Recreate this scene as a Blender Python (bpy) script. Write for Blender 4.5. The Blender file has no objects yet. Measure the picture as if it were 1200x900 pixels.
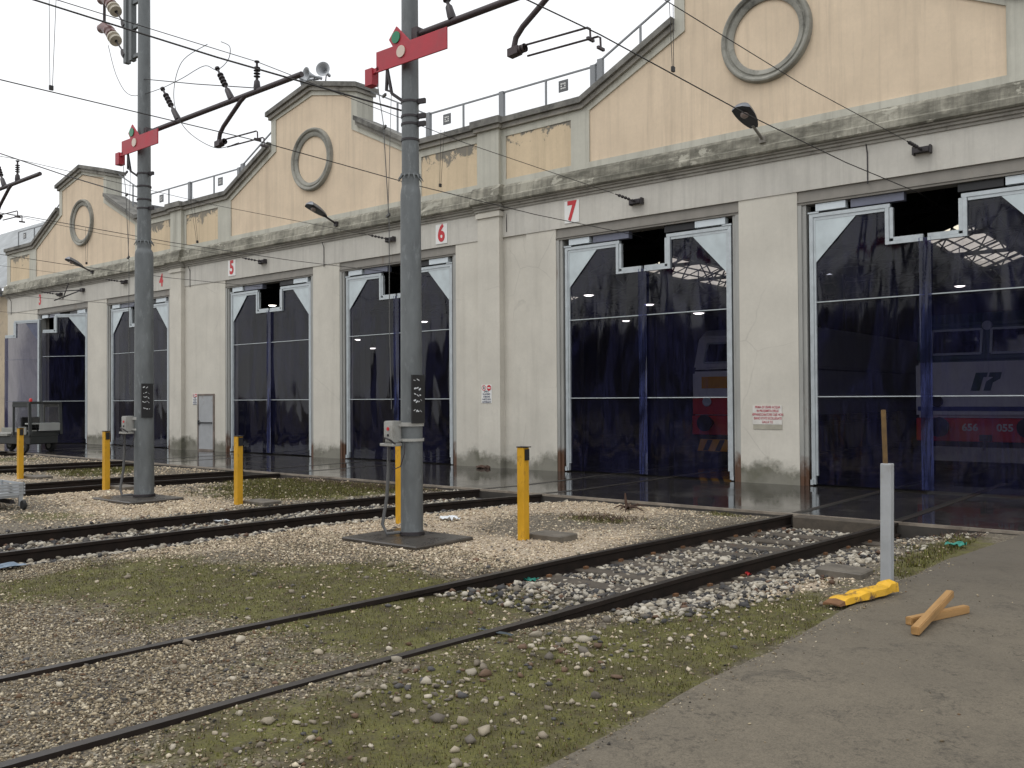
import bpy, bmesh, math, random
import numpy as np
from mathutils import Vector, Matrix, noise as mnoise

random.seed(7); rng = np.random.default_rng(11)
sc = bpy.context.scene
COL = sc.collection
R = math.radians

# ------------------------------------------------------------------ helpers
class MB:
    """collects shapes (world coordinates) and links them as one mesh object"""
    def __init__(s): s.v = []; s.f = []
    def add(s, verts, faces):
        b = len(s.v); s.v += [tuple(p) for p in verts]; s.f += [tuple(b+i for i in f) for f in faces]; return s
    def box(s, x0, x1, y0, y1, z0, z1):
        return s.add([(x0,y0,z0),(x1,y0,z0),(x1,y1,z0),(x0,y1,z0),(x0,y0,z1),(x1,y0,z1),(x1,y1,z1),(x0,y1,z1)],
                     [(0,3,2,1),(4,5,6,7),(0,1,5,4),(1,2,6,5),(2,3,7,6),(3,0,4,7)])
    def obox(s, c, ax, ay, az, sx, sy, sz):
        c = Vector(c); ax, ay, az = (Vector(a).normalized() for a in (ax, ay, az))
        vs = [c+ax*(i*sx/2)+ay*(j*sy/2)+az*(k*sz/2) for k in (-1,1) for i,j in ((-1,-1),(1,-1),(1,1),(-1,1))]
        return s.add(vs, [(0,3,2,1),(4,5,6,7),(0,1,5,4),(1,2,6,5),(2,3,7,6),(3,0,4,7)])
    def bar(s, p, q, w, h=None, up=(0,0,1)):
        p, q = Vector(p), Vector(q); d = (q-p); L = d.length; d.normalize(); u = Vector(up)
        if abs(d.dot(u)) > .95: u = Vector((0,1,0))
        r = d.cross(u).normalized(); u = r.cross(d)
        return s.obox((p+q)/2, d, r, u, L, w, h or w)
    def tube(s, pts, rad, n=10, cap=True):
        pts = [Vector(p) for p in pts]; m = len(pts)
        rad = list(rad) if hasattr(rad, '__len__') else [rad]*m
        t0 = (pts[1]-pts[0]).normalized(); u = Vector((0,0,1)) if abs(t0.z) < .9 else Vector((1,0,0))
        vs = []
        for i, p in enumerate(pts):
            t = (pts[min(i+1,m-1)]-pts[max(i-1,0)])
            t = t.normalized() if t.length > 1e-9 else t0
            r = t.cross(u)
            if r.length < 1e-6: r = t.orthogonal()
            r.normalize(); u = r.cross(t).normalized()
            for k in range(n):
                a = 2*math.pi*k/n; vs.append(p+(r*math.cos(a)+u*math.sin(a))*rad[i])
        fs = [(i*n+k, i*n+(k+1)%n, (i+1)*n+(k+1)%n, (i+1)*n+k) for i in range(m-1) for k in range(n)]
        if cap: fs += [tuple(range(n-1,-1,-1)), tuple((m-1)*n+k for k in range(n))]
        return s.add(vs, fs)
    def lathe(s, prof, o=(0,0,0), axis=(0,0,1), n=24):
        """prof: list of (radius, height along axis)"""
        a = Vector(axis).normalized(); r = a.orthogonal().normalized(); u = a.cross(r); o = Vector(o)
        vs = [o+a*h+(r*math.cos(2*math.pi*k/n)+u*math.sin(2*math.pi*k/n))*max(q,1e-4) for q,h in prof for k in range(n)]
        m = len(prof)
        fs = [(i*n+k, i*n+(k+1)%n, (i+1)*n+(k+1)%n, (i+1)*n+k) for i in range(m-1) for k in range(n)]
        return s.add(vs, fs)
    def disc(s, c, axis, r, t, n=20):
        return s.lathe([(0,0),(r,0),(r,t),(0,t)], c, axis, n)
    def prism(s, poly, y0, y1):
        """poly of (x,z), extruded along y"""
        n = len(poly)
        vs = [(x,y0,z) for x,z in poly]+[(x,y1,z) for x,z in poly]
        fs = [tuple(range(n)), tuple(range(2*n-1,n-1,-1))]+[(i,i+n,(i+1)%n+n,(i+1)%n) for i in range(n)]
        return s.add(vs, fs)
    def prismx(s, poly, x0, x1):
        """poly of (y,z), extruded along x"""
        n = len(poly)
        vs = [(x0,y,z) for y,z in poly]+[(x1,y,z) for y,z in poly]
        fs = [tuple(range(n)), tuple(range(2*n-1,n-1,-1))]+[(i,i+n,(i+1)%n+n,(i+1)%n) for i in range(n)]
        return s.add(vs, fs)
    def plate(s, outer, holes, y0, y1):
        """front plate with holes at y0, sides to y1"""
        bm = bmesh.new(); ed = []
        for lp in [outer]+holes:
            vs = [bm.verts.new((x,y0,z)) for x,z in lp]
            ed += [bm.edges.new((vs[i], vs[(i+1)%len(vs)])) for i in range(len(vs))]
        bmesh.ops.triangle_fill(bm, use_beauty=True, use_dissolve=False, edges=ed, normal=(0,-1,0))
        bm.verts.index_update()
        s.add([v.co.copy() for v in bm.verts], [[v.index for v in f.verts] for f in bm.faces]); bm.free()
        for lp in [outer]+holes:
            n = len(lp)
            s.add([(x,y0,z) for x,z in lp]+[(x,y1,z) for x,z in lp], [(i,(i+1)%n,(i+1)%n+n,i+n) for i in range(n)])
        return s
    def build(s, name, m, parent=None, smooth=False, bevel=0, at=None, seg=1):
        o0 = Vector((0,0,0))
        p = parent
        while p is not None: o0 += p.location; p = p.parent
        if at is not None: o0 = o0+Vector(at)
        me = bpy.data.meshes.new(name)
        me.from_pydata([tuple(Vector(v)-o0) for v in s.v], [], s.f); me.update()
        bm = bmesh.new(); bm.from_mesh(me); bmesh.ops.recalc_face_normals(bm, faces=bm.faces)
        if bevel:
            es = [e for e in bm.edges if len(e.link_faces) == 2 and e.calc_face_angle() > .6]
            bmesh.ops.bevel(bm, geom=es, offset=bevel, segments=seg, affect='EDGES', clamp_overlap=True)
        bm.to_mesh(me); bm.free()
        if smooth:
            me.polygons.foreach_set('use_smooth', [True]*len(me.polygons))
            try: me.set_sharp_from_angle(angle=R(40))
            except Exception: pass
        if m: me.materials.append(m)
        o = bpy.data.objects.new(name, me); COL.objects.link(o)
        if parent is not None: o.parent = parent
        if at is not None: o.location = at
        return o

def tag(o, label=None, cat=None, group=None, kind=None):
    if label: o['label'] = label
    if cat: o['category'] = cat
    if group: o['group'] = group
    if kind: o['kind'] = kind
    return o
def empty(name, loc, label, cat, group=None):
    o = bpy.data.objects.new(name, None); COL.objects.link(o); o.location = loc; o.empty_display_size = .2
    return tag(o, label, cat, group)
def copy_tree(o, parent=None):
    c = o.copy(); COL.objects.link(c)
    if parent is not None: c.parent = parent
    for ch in list(o.children): copy_tree(ch, c)
    return c
def text_mesh(body, size, bold=0.0, ext=0.002, align='CENTER', space=1.0):
    cu = bpy.data.curves.new('txt', 'FONT'); cu.body = body; cu.size = size; cu.extrude = ext; cu.offset = bold
    cu.align_x = align; cu.align_y = 'CENTER'; cu.space_line = space; cu.resolution_u = 4
    ob = bpy.data.objects.new('txt', cu); COL.objects.link(ob)
    dg = bpy.context.evaluated_depsgraph_get(); me = bpy.data.meshes.new_from_object(ob.evaluated_get(dg))
    bpy.data.objects.remove(ob); bpy.data.curves.remove(cu)
    return me
def text(name, body, size, pos, m, parent, bold=0.0, sx=1.0, align='CENTER', space=1.0, ext=.002):
    """lettering on a face that looks to -Y, centred at pos (world)"""
    me = text_mesh(body, size, bold, ext, align, space); me.materials.clear(); me.materials.append(m)
    o0 = Vector((0,0,0)); p = parent
    while p is not None: o0 += p.location; p = p.parent
    M4 = Matrix.Translation(Vector(pos)-o0) @ Matrix.Rotation(R(90),4,'X') @ Matrix.Diagonal((sx,1,1,1))
    me.transform(M4)
    o = bpy.data.objects.new(name, me); COL.objects.link(o)
    if parent is not None: o.parent = parent
    return o

# ------------------------------------------------------------------ materials
class NT:
    def __init__(s, name):
        s.m = bpy.data.materials.new(name); s.m.use_nodes = True
        s.t = s.m.node_tree; s.b = s.t.nodes['Principled BSDF']; s.out = s.t.nodes['Material Output']
        s.tc = s.t.nodes.new('ShaderNodeTexCoord'); s.geo = s.t.nodes.new('ShaderNodeNewGeometry')
    def n(s, typ, **kw):
        nd = s.t.nodes.new(typ)
        for k, v in kw.items():
            if k.startswith('_'): setattr(nd, k[1:], v)
            else: nd.inputs[k].default_value = v
        return nd
    def l(s, a, b): s.t.links.new(a, b)
    def noise(s, scale, detail=4, rough=.6, coord=None, stretch=None, dist=0):
        c = coord or s.tc.outputs['Object']
        if stretch:
            mp = s.n('ShaderNodeMapping'); mp.inputs['Scale'].default_value = stretch; s.l(c, mp.inputs['Vector']); c = mp.outputs['Vector']
        nd = s.n('ShaderNodeTexNoise', Scale=scale, Detail=detail, Roughness=rough, Distortion=dist); s.l(c, nd.inputs['Vector'])
        return nd.outputs['Fac']
    def ramp(s, src, stops, interp='LINEAR'):
        nd = s.n('ShaderNodeValToRGB'); cr = nd.color_ramp; cr.interpolation = interp
        while len(cr.elements) < len(stops): cr.elements.new(.5)
        for e, (p, c) in zip(cr.elements, stops):
            e.position = p; e.color = (c,c,c,1) if not hasattr(c,'__len__') else (*c[:3],1)
        s.l(src, nd.inputs['Fac']); return nd.outputs['Color']
    def mix(s, fac, a, b, mode='MIX'):
        nd = s.n('ShaderNodeMix', _data_type='RGBA', _blend_type=mode)
        for sock, v in ((nd.inputs[0], fac), (nd.inputs[6], a), (nd.inputs[7], b)):
            if isinstance(v, (int,float)): sock.default_value = v if sock.type == 'VALUE' else (v,v,v,1)
            elif hasattr(v, '__len__'): sock.default_value = (*v[:3],1)
            else: s.l(v, sock)
        return nd.outputs[2]
    def math(s, op, a, b=None, clamp=False):
        nd = s.n('ShaderNodeMath', _operation=op, _use_clamp=clamp)
        for i, v in enumerate((a,b)):
            if v is None: continue
            if isinstance(v,(int,float)): nd.inputs[i].default_value = v
            else: s.l(v, nd.inputs[i])
        return nd.outputs[0]
    def sep(s, what='z'):
        nd = s.n('ShaderNodeSeparateXYZ'); s.l(s.geo.outputs['Position'], nd.inputs[0]); return nd.outputs['XYZ'.index(what.upper())]
    def map(s, src, a, b, c=0., d=1.):
        nd = s.n('ShaderNodeMapRange'); nd.inputs[1].default_value = a; nd.inputs[2].default_value = b; nd.inputs[3].default_value = c; nd.inputs[4].default_value = d
        s.l(src, nd.inputs[0]); return nd.outputs[0]
    def bump(s, h, strength=.3, dist=.01):
        nd = s.n('ShaderNodeBump', Strength=strength, Distance=dist); s.l(h, nd.inputs['Height']); s.l(nd.outputs[0], s.b.inputs['Normal']); return nd
    def color(s, c):
        if hasattr(c,'__len__'): s.b.inputs['Base Color'].default_value = (*c[:3],1)
        else: s.l(c, s.b.inputs['Base Color'])
    def rough(s, v):
        if isinstance(v,(int,float)): s.b.inputs['Roughness'].default_value = v
        else: s.l(v, s.b.inputs['Roughness'])
    def attr(s, name):
        nd = s.n('ShaderNodeAttribute'); nd.attribute_name = name; return nd
def mul(c, k): return tuple(min(1,x*k) for x in c)
def M(name, col, rough=.7, metal=0., var=.25, scale=3., bump=0., bscale=40., dirt=None, dscale=2.0, damt=(.5,.7), stretch=None, emit=None, spec=None):
    s = NT(name)
    f = s.noise(scale, 5, .6, stretch=stretch)
    c = s.mix(s.ramp(f, [(.3,0.),(.7,1.)]), mul(col,1-var), mul(col,1+var))
    if dirt is not None:
        d = s.ramp(s.noise(dscale, 6, .7, stretch=stretch), [(damt[0],0.),(damt[1],1.)]); c = s.mix(d, c, dirt)
    s.color(c)
    s.l(s.map(f, .3, .7, max(0,rough-.08), min(1,rough+.08)), s.b.inputs['Roughness']); s.b.inputs['Metallic'].default_value = metal
    if spec is not None: s.b.inputs['Specular IOR Level'].default_value = spec
    if bump: s.bump(s.noise(bscale, 4, .6), bump, .01)
    if emit: s.b.inputs['Emission Color'].default_value = (*emit[0],1); s.b.inputs['Emission Strength'].default_value = emit[1]
    return s.m

def wall_material(name, col, base_moss=True, streak=.35, dirtcol=(.22,.2,.16), patch=None, patchamt=(.62,.68)):
    s = NT(name)
    f = s.noise(.9, 6, .62); g = s.noise(14, 5, .7)
    c = s.mix(s.ramp(f, [(.35,0.),(.68,1.)]), mul(col,.9), mul(col,1.07))
    c = s.mix(s.ramp(g, [(.3,0.),(.75,.35)]), c, mul(col,.78))
    st = s.ramp(s.noise(1.0, 6, .7, stretch=(2.2,2.2,.16)), [(.52,0.),(.78,streak)]); c = s.mix(st, c, dirtcol)
    sm = s.ramp(s.noise(3.1, 6, .75, stretch=(1,1,.8)), [(.6,0.),(.8,.4)]); c = s.mix(sm, c, mul(col,.6))
    if patch is not None:
        pm = s.ramp(s.math('ADD', s.noise(1.9, 7, .7, dist=.5), s.map(s.sep('z'), 7.6, 8.3, -.10, .17)), [(patchamt[0],0.),(patchamt[1],1.)]); c = s.mix(pm, c, patch)
    if base_moss:
        z = s.sep('z'); n1 = s.noise(1.3, 5, .7)
        k = s.math('ADD', s.math('MULTIPLY', z, -2.3), s.math('MULTIPLY', n1, 2.6))
        k = s.ramp(k, [(.36,0.),(.85,.95)]); c = s.mix(k, c, s.mix(s.noise(7,4), (.03,.033,.018), (.13,.125,.08)))
        k2 = s.ramp(s.math('ADD', s.math('MULTIPLY', z, -1.1), s.math('MULTIPLY', s.noise(2.1,5), 2.0)), [(.35,0.),(1.,.5)]); c = s.mix(k2, c, mul(col,.55))
    if base_moss:
        z = s.sep('z'); P = s.geo.outputs['Position']
        gate = s.math('MULTIPLY', s.map(z, .7, 1.3), s.map(z, 2.6, 1.9)); gate.node.use_clamp = True
        sc1 = s.ramp(s.noise(9, 8, .8, coord=P, dist=1.5, stretch=(1,1,1.6)), [(.635,0.),(.67,.7)]); gg = s.ramp(s.noise(.8, 3, .6, coord=P), [(.48,0.),(.6,1.)])
        c = s.mix(s.math('MULTIPLY', s.math('MULTIPLY', sc1, gate), gg), c, (.07,.065,.055))
    else:
        z = s.sep('z'); P = s.geo.outputs['Position']
        dr = s.ramp(s.noise(1.6, 6, .75, coord=P, stretch=(3.2,1,.12)), [(.50,0.),(.72,.5)]); c = s.mix(dr, c, mul(col,.62))
    if not base_moss:
        s.color(c); s.rough(.85); s.bump(s.noise(55, 5, .7), .25, .006); return s.m
    vo = s.n('ShaderNodeTexVoronoi', Scale=.55, _feature='DISTANCE_TO_EDGE'); vm = s.n('ShaderNodeMix', _data_type='VECTOR'); vm.inputs[0].default_value = .12
    nn = s.n('ShaderNodeTexNoise', Scale=2.2, Detail=6.); s.l(s.geo.outputs['Position'], nn.inputs['Vector']); s.l(s.geo.outputs['Position'], vm.inputs[4]); s.l(nn.outputs['Color'], vm.inputs[5]); s.l(vm.outputs[1], vo.inputs['Vector'])
    ck = s.math('MULTIPLY', s.ramp(vo.outputs['Distance'], [(.0,.30),(.005,0.)]), s.ramp(s.noise(.5,3,.6,coord=s.geo.outputs['Position']), [(.5,0.),(.6,1.)])); c = s.mix(ck, c, mul(col,.35))
    s.color(c); s.rough(.85); s.bump(s.noise(55, 5, .7), .25, .006)
    return s.m

mWall = wall_material('white_wall_render', (.605,.575,.505), True, .25)
mFrieze = wall_material('frieze_render', (.55,.53,.48), False, .25)
mCream = wall_material('cream_plaster', (.70,.57,.42), False, .42, (.40,.31,.23))
mCreamPeel = wall_material('peeling_cream_plaster', (.66,.53,.36), False, .5, (.33,.27,.2), patch=(.20,.185,.155), patchamt=(.60,.64))
mBorder = wall_material('grey_stone_border', (.52,.51,.44), False, .7, (.17,.16,.125))
def cornice_material():
    s = NT('stained_cornice_stone')
    col = (.36,.345,.285); P = s.geo.outputs['Position']
    f = s.ramp(s.noise(.9, 7, .7, coord=P, stretch=(1.0,1,2.6)), [(.40,0.),(.60,1.)])
    c = s.mix(f, (.13,.125,.10), col)
    st = s.ramp(s.noise(2.6, 6, .75, coord=P, stretch=(2.2,1,.22)), [(.45,0.),(.7,.75)]); c = s.mix(st, c, (.085,.08,.066))
    g = s.ramp(s.noise(1.5, 6, .68, coord=P, dist=.4, stretch=(1,1,1.8)), [(.585,0.),(.63,.9)]); c = s.mix(g, c, (.42,.405,.34))
    s.color(c); s.rough(.9); s.bump(s.noise(26, 6, .75), .4, .012); return s.m
mCornice = cornice_material()
mMould = M('grey_moulding', (.30,.285,.25), .85, var=.2, scale=4, dirt=(.12,.11,.1), bump=.3)
mCoping = M('dark_coping_stone', (.17,.165,.15), .85, var=.45, scale=2.5, dirt=(.05,.05,.045), damt=(.5,.68), bump=.4)
mRing = M('oculus_ring_stone', (.29,.285,.25), .85, var=.3, scale=4, dirt=(.09,.09,.08), bump=.3)
mFramePaint = M('brown_grey_steel', (.23,.215,.19), .55, var=.15, scale=3, dirt=(.14,.08,.05), damt=(.6,.75), stretch=(1,1,.3))
mJamb = M('grey_jamb_steel', (.33,.33,.31), .5, var=.15, scale=3, dirt=(.13,.07,.04), damt=(.62,.78), stretch=(1.5,1.5,.25))
def rust_foot(m, z1):
    nt = m.node_tree; b = nt.nodes['Principled BSDF']; l0 = b.inputs['Base Color'].links[0].from_socket
    g = nt.nodes.new('ShaderNodeNewGeometry'); sp = nt.nodes.new('ShaderNodeSeparateXYZ'); nt.links.new(g.outputs['Position'], sp.inputs[0])
    n = nt.nodes.new('ShaderNodeTexNoise'); n.inputs['Scale'].default_value = 3; n.inputs['Detail'].default_value = 6; nt.links.new(g.outputs['Position'], n.inputs['Vector'])
    mr = nt.nodes.new('ShaderNodeMapRange'); mr.inputs[1].default_value = z1; mr.inputs[2].default_value = 0; mr.inputs[3].default_value = -.25; mr.inputs[4].default_value = .75; nt.links.new(sp.outputs[2], mr.inputs[0])
    ad = nt.nodes.new('ShaderNodeMath'); ad.operation = 'ADD'; nt.links.new(mr.outputs[0], ad.inputs[0]); nt.links.new(n.outputs['Fac'], ad.inputs[1])
    cr = nt.nodes.new('ShaderNodeValToRGB'); cr.color_ramp.elements[0].position = .74; cr.color_ramp.elements[1].position = 1.0; nt.links.new(ad.outputs[0], cr.inputs[0])
    mx = nt.nodes.new('ShaderNodeMix'); mx.data_type = 'RGBA'; mx.inputs[7].default_value = (.10,.05,.028,1); nt.links.new(cr.outputs[0], mx.inputs[0]); nt.links.new(l0, mx.inputs[6]); nt.links.new(mx.outputs[2], b.inputs['Base Color'])
rust_foot(mJamb, 1.2)
mSilver = M('galvanised_leaf_frame', (.46,.50,.52), .45, .35, var=.12, scale=6)
mPlateM = M('corner_sheet_metal', (.50,.56,.58), .42, .25, var=.12, scale=2.5)
mBoxW = M('pale_transom_box', (.60,.66,.70), .5, var=.06)
mBoxB = M('blue_grey_transom_panel', (.13,.14,.19), .35, var=.2)
mPost = M('mast_galvanised', (.135,.147,.152), .55, .2, var=.25, scale=4, dirt=(.25,.27,.28), dscale=7, damt=(.56,.78), stretch=(1.4,1.4,.5), bump=.25, bscale=30)
mDarkM = M('dark_fittings', (.035,.03,.033), .5, .2, var=.3)
mArm = M('dark_red_brown_arm', (.055,.042,.045), .5, .2, var=.25)
mRed = M('faded_red_paint', (.40,.028,.045), .5, var=.14, scale=3, dirt=(.30,.05,.06), damt=(.6,.8))
mGreenLens = M('green_lens', (.0,.20,.09), .2, var=.1); mWhiteLens = M('white_lens', (.62,.5,.42), .3, var=.05)
mYellow = M('yellow_paint', (.60,.32,.012), .5, var=.16, scale=5, dirt=(.24,.12,.02), dscale=7, damt=(.56,.72), stretch=(1,1,.5), bump=.15, bscale=30)
mYellowB = M('worn_yellow_sheet', (.66,.37,.015), .5, var=.2, scale=6, dirt=(.12,.065,.03), dscale=4, damt=(.54,.62))
mBlack = M('black_plastic', (.012,.012,.014), .45, var=.2)
mInsB = M('brown_insulator', (.13,.055,.05), .3, var=.2); mInsW = M('cream_insulator_cap', (.48,.44,.36), .5, var=.1)
mBoxG = M('grey_control_box', (.36,.36,.34), .5, var=.1, dirt=(.2,.19,.17))
mWire = M('wire', (.022,.02,.02), .6, var=.1); mWireG = M('grey_cable', (.10,.10,.10), .6, var=.1)
mRust = M('rusty_iron', (.17,.085,.04), .8, .2, var=.4, scale=12)
mRailM = M('rusty_rail', (.017,.0115,.009), .75, .0, var=.5, scale=6, bump=.2, spec=.25)
mRailTop = M('worn_rail_head', (.030,.024,.020), .45, .2, var=.25, scale=9)
mSleeper = M('old_sleeper', (.075,.062,.048), .85, var=.35, scale=6, bump=.5, bscale=25)
mWetSlab = M('wet_concrete_pad', (.05,.043,.036), .3, var=.35, scale=4, bump=.3, bscale=50)
mMeshG = M('fence_steel', (.22,.23,.24), .5, .3, var=.1)
mWoodB = M('fresh_timber', (.36,.205,.075), .6, var=.22, scale=2.2, stretch=(9,9,1), dirt=(.28,.14,.05), damt=(.6,.78))
mWhiteP = M('white_enamel', (.74,.74,.72), .4, var=.04); mRedT = M('red_lettering', (.5,.02,.03), .5, var=.1); mBlueT = M('navy_lettering', (.02,.03,.09), .5, var=.1)
mPaleRedT = M('faded_red_lettering', (.42,.10,.12), .6, var=.25, scale=20)
mLoudG = M('grey_horn', (.36,.38,.40), .45, .1, var=.08)
mLampG = M('lamp_shell', (.17,.18,.20), .35, .2, var=.1); mLampLens = M('lamp_glass', (.24,.19,.17), .15, var=.1); mLampDark = M('lamp_underside', (.02,.02,.025), .4)
mPaper = M('white_paper', (.72,.75,.78), .6, var=.05)
mDoorG = M('grey_door_paint', (.33,.34,.35), .5, var=.1, dirt=(.2,.16,.13), damt=(.6,.75))
mTruck = M('dark_green_truck', (.035,.038,.038), .45, var=.2); mDeck = M('grey_truck_deck', (.26,.26,.235), .6, var=.15); mTyre = M('tyre', (.02,.02,.02), .8)
mAlu = M('aluminium_slats', (.38,.40,.42), .4, .4, var=.1)
mCorr = M('corrugated_sheet', (.46,.48,.49), .45, .3, var=.15, scale=1.5)
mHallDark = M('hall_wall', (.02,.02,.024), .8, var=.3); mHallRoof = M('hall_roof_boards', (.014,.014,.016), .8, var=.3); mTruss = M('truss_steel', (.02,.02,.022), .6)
mLocoG = M('loco_grey', (.74,.74,.76), .4, var=.06); mLocoR = M('loco_red', (.66,.04,.035), .45, var=.1); mLocoGreen = M('loco_dark_green', (.04,.09,.085), .4, var=.1)
mLocoY = M('loco_yellow', (.75,.34,.02), .4, var=.08); mLocoBl = M('loco_blue', (.04,.06,.22), .4); mGlassD = M('dark_cab_glass', (.01,.01,.014), .08)
mEmit = M('lit_hall_lamp', (.9,.9,.85), .4, emit=((1.,.92,.8), 7.))
mClearLens = M('headlight_glass', (.6,.65,.7), .15)
mBluePl = M('blue_plastic_sheet', (.13,.18,.24), .4, var=.2); mRedPl = M('red_plastic', (.6,.03,.03), .4); mTealPl = M('teal_plastic', (.02,.22,.17), .4)
mGroove = M('groove_dark',(.012,.011,.01),.5)
mTwig = M('dead_twig', (.06,.032,.02), .8, var=.3)

def pvc(name, tr, diff, k):
    s = NT(name); t = s.t; t.nodes.remove(s.b)
    nz = s.noise(1.0, 1, .4, stretch=(1.6,1,.40), dist=.8); nf = s.noise(4, 6, .75, stretch=(6,1,.3)); nb = s.noise(.8, 5, .6, stretch=(1.7,1,.6), dist=1.4)
    bp = s.n('ShaderNodeBump', Strength=.45, Distance=.06); s.l(nz, bp.inputs['Height'])
    tb = s.n('ShaderNodeBsdfTransparent'); s.l(s.mix(s.ramp(nf,[(.35,0.),(.7,1.)]), mul(tr,.85), mul(tr,1.1)), tb.inputs['Color'])
    df = s.n('ShaderNodeBsdfDiffuse'); df.inputs['Color'].default_value = (*diff,1)
    tl = s.n('ShaderNodeBsdfTranslucent'); tl.inputs['Color'].default_value = (*diff,1)
    gl = s.n('ShaderNodeBsdfGlossy'); gl.inputs['Roughness'].default_value = .05; s.l(bp.outputs[0], gl.inputs['Normal'])
    lw = s.n('ShaderNodeLayerWeight', Blend=.5); s.l(bp.outputs[0], lw.inputs['Normal'])
    fr = s.math('ADD', s.math('MULTIPLY', s.math('POWER', lw.outputs['Facing'], 4.0), .26), .038, True)
    a0 = s.n('ShaderNodeMixShader'); a0.inputs[0].default_value = .35; s.l(df.outputs[0], a0.inputs[1]); s.l(tl.outputs[0], a0.inputs[2])
    film = s.math('MULTIPLY', s.ramp(nf,[(.36,.25),(.70,1.7)]), s.ramp(nb,[(.40,.35*k),(.56,1.5*k)]))  # film tint varied: streaks imitate fold shading, broad patches imitate reflected shapes
    a = s.n('ShaderNodeMixShader'); s.l(film, a.inputs[0]); s.l(tb.outputs[0], a.inputs[1]); s.l(a0.outputs[0], a.inputs[2])
    b = s.n('ShaderNodeMixShader'); s.l(fr, b.inputs[0]); s.l(a.outputs[0], b.inputs[1]); s.l(gl.outputs[0], b.inputs[2])
    s.l(b.outputs[0], s.out.inputs['Surface']); return s.m
mPVC = pvc('tinted_pvc_sheet', (.52,.52,.61), (.034,.036,.110), .19)
mPVCb = pvc('blue_pvc_overlap', (.24,.25,.48), (.065,.08,.22), .40)
def clear_glass(name, tint, dirty=.12):
    s = NT(name); s.t.nodes.remove(s.b)
    tb = s.n('ShaderNodeBsdfTransparent'); tb.inputs['Color'].default_value = (*tint,1)
    gl = s.n('ShaderNodeBsdfGlossy'); gl.inputs['Roughness'].default_value = .05
    df = s.n('ShaderNodeBsdfDiffuse'); df.inputs['Color'].default_value = (.5,.5,.5,1)
    fr_ = s.n('ShaderNodeLayerWeight', Blend=.25)
    a = s.n('ShaderNodeMixShader'); a.inputs[0].default_value = dirty; s.l(tb.outputs[0], a.inputs[1]); s.l(df.outputs[0], a.inputs[2])
    b = s.n('ShaderNodeMixShader'); s.l(s.math('MULTIPLY', fr_.outputs['Facing'], .3), b.inputs[0]); s.l(a.outputs[0], b.inputs[1]); s.l(gl.outputs[0], b.inputs[2])
    s.l(b.outputs[0], s.out.inputs['Surface']); return s.m
mCabGlass = clear_glass('truck_windscreen', (.75,.78,.78), .08)
def skylight():
    s = NT('skylight_glass'); s.t.nodes.remove(s.b)
    tl = s.n('ShaderNodeBsdfTranslucent'); tl.inputs['Color'].default_value = (.80,.72,.55,1)
    tb = s.n('ShaderNodeBsdfTransparent'); tb.inputs['Color'].default_value = (.8,.74,.6,1)
    a = s.n('ShaderNodeMixShader'); a.inputs[0].default_value = .3; s.l(tl.outputs[0], a.inputs[1]); s.l(tb.outputs[0], a.inputs[2])
    s.l(a.outputs[0], s.out.inputs['Surface']); return s.m
mSky = skylight()
def wire_mesh():
    s = NT('fine_wire_mesh'); s.t.nodes.remove(s.b)
    w = s.n('ShaderNodeTexWave', Scale=22.0, _bands_direction='DIAGONAL'); s.l(s.tc.outputs['Object'], w.inputs['Vector'])
    tb = s.n('ShaderNodeBsdfTransparent'); df = s.n('ShaderNodeBsdfDiffuse'); df.inputs['Color'].default_value = (.4,.42,.44,1)
    a = s.n('ShaderNodeMixShader'); s.l(s.ramp(w.outputs['Fac'], [(.5,.03),(.95,.12)]), a.inputs[0]); s.l(tb.outputs[0], a.inputs[1]); s.l(df.outputs[0], a.inputs[2])
    s.l(a.outputs[0], s.out.inputs['Surface']); return s.m
mNet = wire_mesh()

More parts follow.
